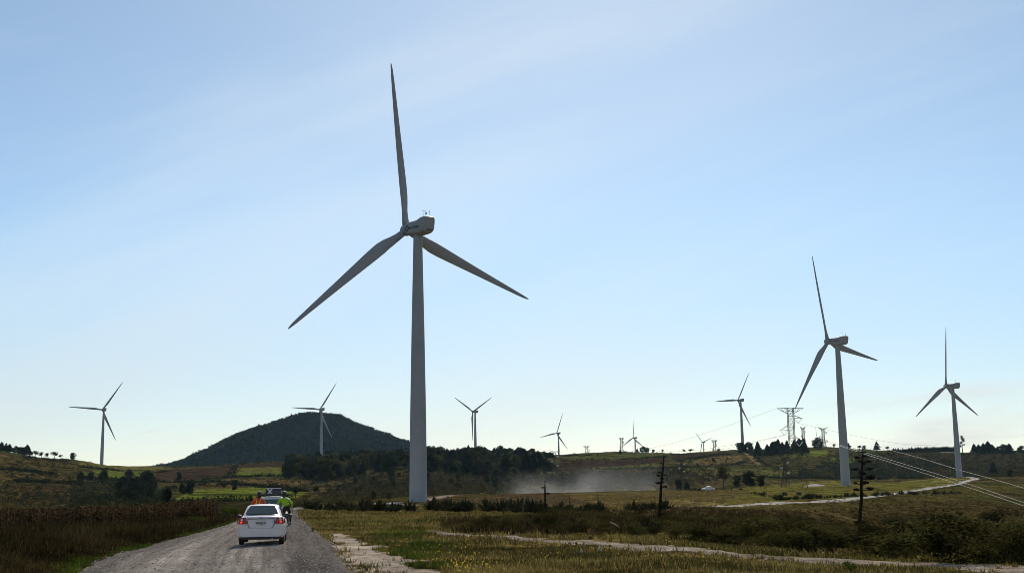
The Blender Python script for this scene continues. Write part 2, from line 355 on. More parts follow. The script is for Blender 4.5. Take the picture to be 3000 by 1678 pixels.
def text_mesh(s, size, m, name, parent, loc, rot, bold=0, squash=1):
    cu = bpy.data.curves.new(name, 'FONT'); cu.body = s; cu.size = size; cu.extrude = .004; cu.offset = bold; cu.align_x = 'CENTER'; cu.align_y = 'CENTER'
    o = bpy.data.objects.new(name, cu); COL.objects.link(o)
    bpy.context.view_layer.update()
    me = bpy.data.meshes.new_from_object(o.evaluated_get(bpy.context.evaluated_depsgraph_get())); bpy.data.objects.remove(o)
    me.materials.clear(); me.materials.append(m)
    t = mobj(name, me, parent); t.location = loc; t.rotation_euler = rot; t.scale = (squash,1,1); return t
def leaf_quads(C, size, wid=.55, up=0.):
    n = len(C); u = RNG.normal(size=(n,3)); u[:,2] += up; u /= np.linalg.norm(u, axis=1)[:,None]
    v = np.cross(u, RNG.normal(size=(n,3))); v /= np.linalg.norm(v, axis=1)[:,None]+1e-9
    s = (np.asarray(size)*np.ones(n))[:,None]
    V = np.stack([C-u*s*.5, C+v*s*wid*.5, C+u*s*.5, C-v*s*wid*.5], 1).reshape(-1,3)
    return V, np.arange(4*n).reshape(-1,4)
def rdirs(n):
    d = RNG.normal(size=(n,3)); return d/np.linalg.norm(d, axis=1)[:,None]

# ------------------------------------------------------------ ground sheet
STEP = .045
az_f = np.arange(-27, 27+1e-6, STEP); az_s = np.arange(27+3, 333-1, 3.0)
AZ = np.radians(np.concatenate([az_f, az_s]))
RR = np.concatenate([[.02, 3, 6, 9, 12, 15, 18, 20.5, 22.5, 24.5], 25*1.0115**np.arange(0, int(math.log(3500/25)/math.log(1.0115))), [3700, 4300, 5500, 8000, 14000]])
A2, R2 = np.meshgrid(AZ, RR); GX = (np.sin(A2)*R2); GY = (np.cos(A2)*R2)
GZ = ground_z(GX.ravel(), GY.ravel()).reshape(GX.shape)
nr, na = GX.shape
PX, PY, DEP = proj(np.stack([GX, GY, GZ], -1)); front = DEP > 1
def inpoly(x, y, poly):
    poly = np.asarray(poly, float); c = np.zeros(x.shape, bool); j = len(poly)-1
    for i in range(len(poly)):
        xi, yi = poly[i]; xj, yj = poly[j]
        c ^= ((yi > y) != (yj > y)) & (x < (xj-xi)*(y-yi)/((yj-yi)+1e-12)+xi); j = i
    return c
Rd = np.hypot(GX, GY)
n1 = fbm(GX, GY, 2.2, 21); n2 = fbm(GX, GY, 9, 31); n3 = fbm(GX, GY, 60, 41)
C3 = np.zeros(GX.shape+(3,))
def lerp(a, b, t): return np.asarray(a)*(1-t[..., None])+np.asarray(b)*t[..., None]
near = lerp((.060,.055,.022), (.125,.095,.048), sm((n1-.35)/.3))
near = lerp(near, (.05,.075,.018), sm((n2-.5)/.2)*.7); near = near*(.55+.9*fbm(GX, GY, 1.3, 63))[..., None]
C3[:] = near
far = lerp((.048,.046,.022), (.095,.075,.045), sm((n2-.35)/.3)); far = lerp(far, (.045,.055,.022), sm((n3-.45)/.2)*.6)
t = sm((Rd-230)/80); C3 = C3*(1-t[..., None])+far*t[..., None]
def paint(poly, col, dmin=200, dmax=2300, amt=1.0, col2=None):
    global C3
    k = inpoly(PX+(n2-.5)*4, PY+(n1-.5)*2, poly) & front & (Rd > dmin) & (Rd < dmax)
    c = lerp(col, col2 or col, sm((n2-.3)/.4)); C3[k] = C3[k]*(1-amt)+c[k]*amt
left_weed = (GX < np.interp(GY, YK, XL)) & (Rd < 260); C3[left_weed] = lerp((.022,.018,.010), (.045,.035,.018), n1)[left_weed]
# right-hand gully scrub floor
paint([(1300,1520),(1560,1562),(2100,1592),(2600,1628),(3300,1655),(3300,1440),(2900,1440),(2700,1465),(2400,1490),(2100,1498),(1900,1500),(1700,1500)], (.050,.042,.022), 40, 420, .9, (.085,.062,.034))
paint([(2180,1480),(2620,1452),(2870,1420),(3300,1405),(3300,1440),(2950,1442),(2700,1470),(2400,1496),(2180,1498)], (.070,.070,.022), 120, 900, .9, (.09,.075,.035))
paint([(2050,1480),(2300,1468),(2520,1455),(2690,1433),(2800,1416),(2860,1400),(2700,1400),(2400,1408),(2200,1425),(2050,1440)], (.125,.135,.042), 150, 900, .95, (.165,.145,.060))
paint([(1240,1478),(1420,1452),(1500,1446),(1640,1444),(1720,1450),(1760,1465),(1700,1482),(1500,1479)], (.085,.060,.048), 140, 500, .95)
paint([(1640,1444),(2190,1432),(2200,1445),(2050,1480),(1760,1486),(1700,1465)], (.10,.08,.045), 120, 500, .9, (.16,.13,.07))
paint([(840,1487),(1000,1470),(1220,1452),(1220,1472),(1010,1487)], (.07,.06,.028), 170, 420, .9)
paint([(1220,1452),(1400,1446),(1240,1476)], (.09,.065,.045), 170, 500, .9)
GR = (.10,.125,.030); OL = (.115,.115,.045); PL = (.046,.031,.028); BG = (.125,.155,.036)
for poly, c in (
 ([(233,1352),(481,1368),(481,1377),(233,1372)], OL), ([(233,1376),(458,1382),(419,1403),(248,1395)], GR),
 ([(458,1376),(683,1368),(675,1389),(582,1403),(454,1407)], PL), ([(710,1368),(912,1366),(943,1391),(691,1396)], OL), ([(705,1384),(915,1380),(943,1391),(691,1396)], GR),
 ([(600,1366),(900,1350),(905,1364),(700,1370)], PL),
 ([(578,1434),(776,1424),(904,1442),(854,1463),(505,1463)], BG), ([(560,1446),(870,1444),(868,1451),(550,1452)], (.05,.07,.02)),
 ([(500,1465),(858,1465),(830,1489),(495,1492)], (.035,.035,.020)), ([(466,1426),(516,1419),(480,1490),(373,1490)], (.055,.065,.022)),
 ([(660,1402),(880,1404),(1000,1430),(900,1440),(776,1422),(640,1424)], (.115,.085,.055)),
 ([(860,1400),(1010,1398),(1060,1450),(905,1450)], (.085,.070,.045)),
 ([(0,1385),(200,1395),(240,1425),(0,1410)], (.10,.075,.042)), ([(0,1340),(180,1345),(230,1360),(230,1378),(0,1372)], (.075,.062,.030)), ([(0,1415),(330,1430),(330,1470),(0,1470)], (.075,.056,.032)),
 ([(1646,1334),(1959,1326),(1956,1336),(1813,1345),(1646,1346)], (.075,.085,.035)), ([(1646,1347),(1819,1347),(1950,1338),(1959,1352),(1746,1371),(1606,1384)], PL),
 ([(1734,1369),(1928,1360),(1934,1369),(1737,1376)], (.10,.12,.035)), ([(1606,1382),(1680,1382),(1680,1386),(1606,1386)], (.11,.12,.04)),
 ([(2026,1352),(2086,1337),(2171,1334),(2177,1352),(2132,1362),(2041,1365)], (.14,.105,.065)), ([(2010,1374),(2101,1368),(2300,1377),(2370,1388),(2300,1396),(2177,1397),(2132,1389),(2019,1392)], (.105,.105,.045)),
 ([(2177,1324),(2196,1325),(2232,1362),(2217,1362)], (.20,.15,.09)), ([(2290,1324),(2424,1318),(2424,1333),(2302,1339)], BG), ([(2433,1342),(2504,1340),(2504,1355),(2433,1355)], GR),
 ([(2480,1316),(2590,1320),(2580,1335),(2480,1330)], (.06,.075,.03)), ([(1965,1328),(2160,1326),(2100,1338),(1975,1350)], (.045,.035,.026)),
 ([(2450,1356),(3000,1335),(3000,1395),(2700,1400),(2300,1398),(2380,1370)], (.036,.032,.020)), ([(2570,1325),(3000,1330),(3000,1350),(2570,1345)], (.05,.040,.030)),
 ([(1640,1386),(2000,1376),(2060,1395),(1990,1430),(1640,1432)], (.045,.042,.030)), ([(1960,1392),(2140,1392),(2120,1428),(1900,1430)], (.075,.06,.042))):
    paint(poly, c, 230)
# roads and paths as faces of the same sheet
CLS = np.zeros(GX.shape, int)
lat = lateral(GX, GY)
on = np.abs(lat)+(n1-.5)*.12 < 1; CLS[on] = 1
rdcol = lerp((.245,.208,.178), (.345,.298,.255), n2); C3[on] = rdcol[on]
wt = np.exp(-((np.abs(lat+.12)-.30)/.09)**2); C3[on] *= (1+.35*wt[on])[:, None]; sh = on & (lat+(n1-.5)*.2 > .58); C3[sh] = C3[sh]*.60; sh = on & (lat-(n1-.5)*.2 < -.82); C3[sh] = C3[sh]*.66                          # darker loose gravel along the right shoulder
def ribbon(pts, widths, cls, col, rag=.5, col2=None, thr=1.0, poly3=None):
    Q = np.array([hit(*p)[:2] for p in pts]) if poly3 is None else np.array(poly3)
    W = np.asarray(widths, float)*np.ones(len(Q)); best = np.full(GX.shape, 99.)
    for i in range(len(Q)-1):
        a, b = Q[i], Q[i+1]; ab = b-a; l2 = ab@ab+1e-9
        tt = np.clip(((GX-a[0])*ab[0]+(GY-a[1])*ab[1])/l2, 0, 1)
        d = np.hypot(GX-a[0]-ab[0]*tt, GY-a[1]-ab[1]*tt)/((W[i]*(1-tt)+W[i+1]*tt)/2); best = np.minimum(best, d)
    k = (best+(n1-.5)*rag*1.6+(fbm(GX, GY, .5, 77, 5)-.5)*rag*2.6 < thr) & (CLS == 0) & (GY > 5)
    CLS[k] = cls; C3[k] = lerp(col, col2 or col, n1)[k]
    return Q
PAT = (.70,.57,.44); PAT2 = (.26,.20,.145)
ribbon([(1257,1556),(1327,1564),(1482,1572),(1637,1585),(1793,1595),(1900,1603),(2117,1620),(2299,1632),(2480,1641),(2666,1654),(2883,1666),(3060,1677)], [1.4,1.2,1.3,1.6,1.8,2.0,2.2,2.3,2.4,2.4,2.3,2.2], 2, PAT, .62, PAT2)
ribbon([(985,1562),(1020,1590),(1075,1622),(1130,1655),(1195,1690),(1260,1740)], [.4,1.0,1.5,1.7,1.9,1.8], 2, (.78,.63,.48), 1.1, PAT2)
ribbon([(880,1507),(960,1506),(1010,1503)], [.8,.8,.4], 2, (.30,.20,.13), .5)
ribbon([(1440,1540),(1500,1532),(1570,1522),(1625,1512)], [.35,.35,.3,.3], 2, (.20,.16,.12), .5)
ribbon([(1700,1489),(1764,1490.5),(1834,1487.7),(1898,1484.7),(2086,1481.6),(2300,1471.6),(2399,1468.3),(2510,1457.4),(2628,1445),(2684,1435.7),(2790,1418.6),(2830,1410),(2858,1402),(2840,1397),(2800,1396)], [1.3,1.6,1.6,1.6,1.9,2.6,2.8,3.0,3.5,3.6,4,4.2,5,5,6], 3, (.62,.55,.47), .15, (.50,.44,.37))
Q = ribbon([(1060,1478),(1100,1475.5),(1146,1471.5)], [3,5,6], 3, (.55,.52,.48), .2)
ribbon([(1150,1476),(1206,1478),(1262,1477.5),(1330,1476.5),(1480,1475)], [3,4.5,3.5,3,2.5], 3, (.48,.44,.41), .2, (.36,.32,.30))
ribbon([(1243,1466),(1275,1458),(1310,1451),(1360,1446),(1404,1443.5)], [4,5,5,5,5], 3, (.36,.27,.22), .2)
ribbon([(2360,1423),(2390,1422.5)], [8,8], 3, (.50,.44,.40), .1)
MTN = mtn(GX, GY) > ground_z(GX.ravel(), GY.ravel()).reshape(GX.shape)-.01
MTN &= Rd > 1900; CLS[MTN] = 4; C3[MTN] = (.010,.015,.012)
g_ = (CLS == 0)&(Rd > 200); C3[g_] *= np.array([1.25,1.12,.70]); g_ = (CLS == 0)&(Rd <= 200); C3[g_] *= np.array([1.7,1.5,1.0])
Fi, Fj = np.meshgrid(np.arange(nr-1), np.arange(na), indexing='ij'); Fk = (Fj+1) % na
quads = np.stack([Fi*na+Fj, Fi*na+Fk, (Fi+1)*na+Fk, (Fi+1)*na+Fj], -1).reshape(-1,4)
fc = CLS[Fi, Fj].ravel(); VV = np.stack([GX, GY, GZ], -1).reshape(-1,3); CV = np.concatenate([C3.reshape(-1,3), np.ones((nr*na,1))], 1); LV = lat.ravel()
# true outward winding check: normal up
for cls, nm, m in ((0,'ground','ground'), (1,'road','road'), (2,'dirt_path','dirt'), (3,'gravel_track','dirt'), (4,'mountain','ground')):
    q = quads[fc == cls][:, ::-1]
    u, inv = np.unique(q, return_inverse=True); q2 = inv.reshape(-1,4)
    me = np_mesh(nm, VV[u], q2, M[m], True, attrs={'Col': ('FLOAT_COLOR', CV[u]), 'lat': ('FLOAT', LV[u])})
    tag(mobj(nm, me), kind='structure')

# ------------------------------------------------------------ wind turbines
def blade_mesh():
    R = 40.; st = [0,.02,.05,.09,.14,.19,.25,.33,.42,.52,.62,.72,.82,.90,.955,.985,1.0]
    ch = [1.7,1.7,1.8,2.1,2.6,2.9,2.85,2.6,2.3,1.98,1.68,1.4,1.12,.88,.66,.42,.12]
    th = [1.7,1.65,1.4,1.05,.85,.72,.6,.5,.42,.34,.27,.21,.16,.12,.09,.06,.03]
    rings = []
    for t_, c, h in zip(st, ch, th):
        r = 1.1+t_*(R-1.1); tw = radians(24)*(1-t_)**1.5+radians(4); k = sm(np.array((t_-.02)/.14)); ring = []
        for i in range(16):
            a = 2*pi*i/16; x = cos(a); y = sin(a)
            cx_ = x*.5*c + (.18*c)*k; cy_ = y*.5*h*(1-k*.45*(x > 0)*x)
            ring.append((cx_*cos(tw)-cy_*sin(tw), cx_*sin(tw)+cy_*cos(tw)-.9*t_**2, r))
        rings.append(ring)
    return MB().loft(rings).build('blade', M['tower'], smooth=True, mesh_only=True)
BL = blade_mesh()
def nacelle_mesh():
    # axis +y = towards hub; origin at hub centre; y negative = rearward
    st = [(-1.1,1.25,1.25,-1.25),(-1.6,1.45,1.5,-1.35),(-2.9,1.6,1.6,-1.5),(-4.6,1.65,1.66,-1.75),(-6.1,1.65,1.78,-1.75),(-7.0,1.65,2.1,-1.7),(-7.8,1.63,2.38,-1.65),(-9.2,1.6,2.42,-1.45),(-9.6,1.52,2.25,-1.15)]
    rings = []
    for y, w_, top, bot in st:
        zc = (top+bot)/2; hz = (top-bot)/2; ring = []
        for i in range(24):
            a = 2*pi*i/24; c_, s2 = cos(a), sin(a); e = .45
            ring.append((w_*math.copysign(abs(c_)**e, c_), y+(.0 if y > -8.9 else -.25*s2), zc+hz*math.copysign(abs(s2)**e, s2)))
        rings.append(ring)
    return MB().loft(rings)
def lathe(prof_, n=32, axis='z'):
    m = MB(); rings = []
    for r, z in prof_:
        rings.append([(r*cos(2*pi*k/n), r*sin(2*pi*k/n), z) if axis == 'z' else (r*cos(2*pi*k/n), z, r*sin(2*pi*k/n)) for k in range(n)])
    return m.loft(rings)
HT = 64.6
TOWER = lathe([(2.05,-3),(2.05,.15),(2.02,.2),(1.97,8),(1.865,20.5),(1.88,20.501),(1.88,20.66),(1.862,20.661),(1.50,42),(1.515,42.001),(1.515,42.16),(1.497,42.161),(1.12,60),(1.03,HT)], 40).build('tower', M['tower'], smooth=True, mesh_only=True)
NAC = nacelle_mesh().build('nacelle', M['tower'], smooth=True, mesh_only=True)
HUBM = lathe([(1.05,-1.3),(1.35,-1.1),(1.45,0),(1.3,.7),(1.0,1.3),(.55,1.75),(.12,1.95)], 24, 'y').build('hub', M['tower'], smooth=True, mesh_only=True)
DOOR = MB().box((0,-2.03,1.7),(.9,.12,2.1)).build('door', M['towerdark'], mesh_only=True)
for me_ in (TOWER, NAC, HUBM):
    if hasattr(me_, 'set_sharp_from_angle'): me_.set_sharp_from_angle(angle=radians(40))
TURB = [  # hub px, hub py, D, yaw, phase, detailed, label
 (1190.5,674,284,38.5,-10.5,2,'biggest and nearest wind turbine, grey, with lettering on its nacelle'),
 (2425,1000,541,41.7,-21.3,1,'second largest wind turbine on the green meadow, two cables crossing its tower'),
 (2771.5,1130.5,813,35.9,-2.2,1,'wind turbine at the end of the winding pale track, beside a tall ragged tree'),
 (300,1199.5,1435,37.4,32.9,0,'wind turbine alone on the left ridge of the bare hillside'),
 (937,1199,1521,37.6,31.6,0,'white wind turbine standing in front of the forested mountain'),
 (1385,1205.3,1684,42.9,57.4,0,'wind turbine behind the wooded ridge with two blades spread up in a Y'),
 (1631,1268.3,2261,35.9,17.6,0,'small wind turbine at the end of the dark tree row, blade pointing left'),
 (1855,1282,2425,40,0,0,'small wind turbine on the bare skyline with one blade straight up'),
 (2057.2,1294.5,3400,38,-48,0,'tiniest wind turbine, its two blades in a V over the brown skyline'),
 (2162,1172,1565,32.4,25.9,0,'medium wind turbine rising behind the round dark trees on the right skyline'),
 (2396,1298,2950,36,-15,0,'wind turbine hidden behind a round tree with only a blade tip showing above it')]
def axv(yaw): return np.array([-sin(yaw), cos(yaw), 0.])
for hx, hy, D, yaw, ph, det, lab in TURB:
    d = CAMR @ np.array([(hx-CX)/F, (CY-hy)/F, -1.]); hub = CAMC+d/d[1]*D; yw = radians(yaw)
    base = hub-axv(yw)*4.9; base[2] = hub[2]-HT-1.7
    root = empty('wind_turbine', tuple(base)); tag(root, lab, 'wind turbine', 'wind turbines of the wind farm')
    tw = mobj('tower', TOWER, root)
    if det == 2: mobj('door', DOOR, tw).rotation_euler = (0,0,radians(100)); MB().tube([(0,0,-1),(0,0,.12)], 3.4, 32).build('foundation', M['conc'], root)
    hl = (hub-base)
    na = mobj('nacelle', NAC, root); na.location = hl; na.rotation_euler = (radians(5),0,yw)
    hb = mobj('hub', HUBM, root); hb.location = hl; hb.rotation_euler = (radians(5),0,yw)
    for k in range(3):
        b = mobj('blade', BL, root); b.location = hl
        b.rotation_euler = (Matrix.Rotation(yw, 4, 'Z') @ Matrix.Rotation(radians(5), 4, 'X') @ Matrix.Rotation(ph*pi/180+k*2*pi/3, 4, 'Y')).to_euler()
    if det:
        for x_, h_ in ((-.2,1.5),(0,1.0),(.3,1.4)) if det == 2 else ((-.2,1.4),(.3,1.4)):
            q = MB(); y_ = -8.1-x_*3
            q.tube([(x_,y_,2.3),(x_,y_,2.4+h_)], .05, 6)
            if h_ == 1.0: q.tube([(x_,y_,3.0),(x_,y_,3.5)], .16, 10)
            elif x_ < 0: q.tube([(x_-.35,y_,3.75),(x_+.35,y_,3.75)], .04, 6); q.tube([(x_-.35,y_,3.75),(x_-.35,y_,4.0)], .06, 6); q.tube([(x_+.35,y_,3.75),(x_+.35,y_,4.0)], .06, 6)
            q.build('wind_sensor', M['towerdark'], na)
        rt = (radians(90), 0, radians(-90))
        if det == 2:
            text_mesh('Grupo P.I. Mabe', .92, M['decal'], 'lettering', na, (-1.68,-5.6,.0), rt, .012, .70)
            g = MB(); g.tube([( -1.66, -2.75+.52*cos(a), -.05+.6*sin(a)) for a in np.linspace(.5, 5.6, 18)], .11, 6); g.build('logo', M['decal'], na, True)
            MB().box((-1.62,-1.9,-.1),(.04,.42,.55)).build('emblem', M['decal'], na)
            MB().box((.15,-9.72,-.75),(1.6,.08,.25)).build('vent', M['towerdark'], na)
        else:
            text_mesh('IBERDROLA' if D < 600 else 'IBERDROLA', .7, M['decal'], 'lettering', na, (-1.68,-5.7,.1), rt, .01, .80)
            MB().disc((-1.62,-2.5,0), .38, 'x', .05).build('logo', M['decal'], na); MB().disc((-1.66,-3.3,0), .3, 'x', .05).build('emblem', M['decal2'], na)

# ------------------------------------------------------------ foliage prototypes
def conifer(h=10, r=3, n=900):
    t_ = RNG.random(n)**.8*.94+.06; tier = .72+.28*np.abs(((t_*9) % 1)-.1); a = RNG.random(n)*2*pi
    lob = 1+.22*np.sin(a*3+RNG.random()*6)+.18*np.sin(a*5+t_*9)
    rad = r*(1-t_)**.8*tier*lob*np.sqrt(RNG.random(n)*.75+.25)+.05
    C = np.stack([rad*np.cos(a), rad*np.sin(a), .06*h+t_*h*.95-rad*.12], 1)
    V, Fq = leaf_quads(C, r*.30*(1.15-t_)+.14*r, .62)
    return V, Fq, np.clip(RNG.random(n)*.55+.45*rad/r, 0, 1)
def blobs(h=8, r=3.2, k=16, n=1100, lo=.25, flat=.75, ls=.16, gap=.62):
    cs = []
    for i in range(k):
        t_ = (i+RNG.random())/k; a = RNG.random()*6.283; q = RNG.random()**.5*.62*sin(pi*(.14+.74*t_))**.7
        cs.append([cos(a)*r*q, sin(a)*r*q, h*(lo+.08+(.84-lo)*t_)])
    cs = np.array(cs); w_ = RNG.random(k)*.5+.6; pick = RNG.integers(0, k, n)
    C = cs[pick]+rdirs(n)*(RNG.random(n)**.45*w_[pick]*r*gap*.62)[:,None]*np.array([1,1,.8])
    V, Fq = leaf_quads(C, r*ls*(RNG.random(n)*.7+.65), .6)
    return V, Fq, np.clip(RNG.random(n)*.5+.5*(w_[pick]-.6)/.5, 0, 1)
def trunk(h, r, limbs=4, bend=.3, top=.75):
    m = MB(); b = [(0,0,-.5),(random.uniform(-1,1)*bend*.3,random.uniform(-1,1)*bend*.3,h*.3),(random.uniform(-1,1)*bend,random.uniform(-1,1)*bend,h*top)]
    m.tube(b, [r*1.25,r*.9,r*.35], 7)
    for i in range(limbs):
        z = h*(.3+.4*random.random()); a = random.random()*6.28; l = h*.28
        m.tube([(0,0,z),(cos(a)*l*.5,sin(a)*l*.5,z+l*.35),(cos(a)*l,sin(a)*l,z+l*.55)], [r*.45,r*.3,r*.1], 5)
    return m.build('trunk', M['bark'], smooth=True, mesh_only=True)
PR = {}
PR['conifer'] = [(np_mesh('crown', *conifer(10, rr, 1000)[:2], M['conifer'], rnd=None), trunk(10, .22, 0, .1)) for rr in (2.4, 3.0, 2.7, 3.4)]
def mk(fn, m, *a, **k):
    V, Fq, r_ = fn(*a, **k); return np_mesh('crown', V, Fq, m, rnd=r_)
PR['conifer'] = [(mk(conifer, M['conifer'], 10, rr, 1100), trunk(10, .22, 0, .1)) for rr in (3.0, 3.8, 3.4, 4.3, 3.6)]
PR['round'] = [(mk(blobs, M['leafy'], 8, 3.9, 20, 1500, lo=.08, ls=.20), trunk(8, .28, 4)) for _ in range(4)]
PR['darkround'] = [(mk(blobs, M['conifer'], 9, 4.0, 24, 1700, lo=.04, ls=.20, gap=.7), trunk(9, .28, 4)) for _ in range(4)]
PR['umbrella'] = [(mk(blobs, M['conifer'], 7, 3.4, 8, 620, lo=.45, flat=.6, gap=.85, ls=.18), trunk(7, .2, 5, .8)) for _ in range(3)]
PR['ragged'] = [(mk(blobs, M['leafy'], 16, 3.8, 13, 1300, lo=.28, flat=.9, ls=.12, gap=.55), trunk(16, .3, 6, .8, .9))]
PR['feathery'] = [(mk(blobs, M['leafy'], 10, 4.2, 14, 1700, lo=.40, flat=.7, ls=.11, gap=.7), trunk(10, .25, 6, .7))]
PR_H = {'conifer':10,'round':8,'darkround':9,'umbrella':7,'ragged':16,'feathery':10}
NM = {'conifer':'conifer_tree','round':'broadleaf_tree','darkround':'broadleaf_tree','umbrella':'broadleaf_tree','ragged':'eucalyptus_tree','feathery':'feathery_tree'}
def tree(kind, pos, h, label, group=None, wide=1., name=None, cat='tree'):
    cr, tr = random.choice(PR[kind]); s = h/PR_H[kind]
    root = empty(name or NM[kind], (pos[0],pos[1],pos[2]-.1), random.random()*6.28, (s*wide, s*wide, s))
    tag(root, label, cat, group); mobj('crown', cr, root); mobj('trunk', tr, root); return root
def tree_px(kind, px, ytop, ybase, label, group=None, wide=1., dmax=None, **k):
    p = hit(px, ybase, 60, dmax or 1700); d = hypot(p[0], p[1]); h = (ybase-ytop)*d/F*1.02
    return tree(kind, p, max(h, 1.5), label, group, wide, **k)
# -- left skyline
LS = 'trees along the left skyline'
for px, yt, yb, kd, lab in (
 (4,1296,1321,'conifer','pointed dark conifer at the far left end of the skyline'),(17,1299,1322,'conifer','narrow conifer second along the left skyline'),(27,1301,1323,'conifer','conifer third along the left skyline, at the gap before the round tree'),
 (46,1303,1323,'darkround','small round tree between the conifers and the dense clump on the left skyline'),(58,1307,1326,'darkround','left part tree of the dense clump on the left skyline'),(68,1306,1327,'darkround','middle tree of the dense clump on the left skyline'),(79,1300,1329,'conifer','tallest pointed tree of the dense clump on the left skyline'),
 (103,1314,1331,'umbrella','wide flat topped tree just right of the dense clump on the left skyline'),(121,1317,1333,'umbrella','leaning flat topped tree with bare limbs on the left skyline'),(138,1322,1337,'umbrella','small tufted tree in the middle of the left skyline slope'),
 (159,1321,1340,'umbrella','thin tree with a tuft on a bare stem on the left skyline'),(177,1330,1341,'umbrella','tiny flat bush tree beside the lone round tree on the left skyline'),(213,1327,1346,'darkround','lone round dark tree on the left ridge near the left turbine')):
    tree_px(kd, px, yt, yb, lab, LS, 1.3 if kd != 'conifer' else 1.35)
for px, yt, yb, kd, lab, wd in (
 (237,1384,1412,'darkround','dark round tree at the left end of the hedge below the left turbine',1.1),(264,1384,1408,'darkround','dark round tree between two others on the hillside hedge under the left turbine',1.1),(303,1379,1413,'darkround','tall dark round tree straight under the left turbine in the hillside hedge',1.),
 (377,1378,1412,'darkround','peaked dark tree over the shaded hollow on the left hillside',1.1),(442,1386,1412,'conifer','narrow dark tree at the edge of the ploughed field on the left',1.1),(524,1383,1408,'darkround','dark tree standing in front of the ploughed field',.9),
 (160,1386,1400,'round','dark bush tree in the middle of the left hillside',1.2),(687,1406,1434,'darkround','dark tree on the hedge above the bright green field',1.1),(655,1408,1428,'round','bushy tree left on the hedge above the green field',1.1),(556,1411,1447,'darkround','large dark tree at the left corner of the bright green field',1.2),(535,1418,1446,'darkround','lower dark tree beside the left corner of the green field',1.1),
 (487,1434,1489,'darkround','big dark tree in front of the steep green slope behind the maize',.8),(884,1366,1378,'round','small round tree on the pale field under the mountain',1.2),(1095,1432,1462,'round','ragged reddish brown tree left of the biggest tower',1.),
 (1140,1440,1462,'round','green bushy tree just left of the biggest tower base',1.2),(2120,1362,1432,'feathery','tall feathery tree standing alone behind the plateau, right of centre',.85),(2196,1382,1424,'darkround','broad dark tree right of the tall feathery tree',1.4),(2160,1392,1426,'darkround','dark tree touching the tall feathery tree on its right',1.2),(2230,1394,1424,'darkround','dark tree at the right end of the wood by the feathery tree',1.3),
 (1989,1404,1433,'darkround','dark round tree left of the feathery tree at the dusty valley edge',1.1),(2013,1410,1434,'conifer','small dark pointed tree at the dusty valley edge',1.2),(2911,1357,1390,'conifer','dark conifer by itself on the right meadow edge',1.3),(2958,1377,1394,'darkround','low dark tree on the right meadow edge',1.5),
 (2350,1322,1336,'round','round bush tree on the bright green field of the right hill',1.3),(2090,1341,1352,'darkround','dark round bush left above the tan field on the right hill',1.4)):
    tree_px(kd, px, yt, yb, lab, 'single trees on the hillsides', wd)
for i in range(34):      # dark hollow on the left hillside
    px = random.uniform(345, 450); yb = random.uniform(1412, 1470)+(450-px)*.1; h = random.uniform(24, 40)
    tree_px('darkround', px, yb-h, yb, 'dark tree massed in the shaded hollow of the left hillside', 'trees massed in the hollow of the left hillside', 1.)
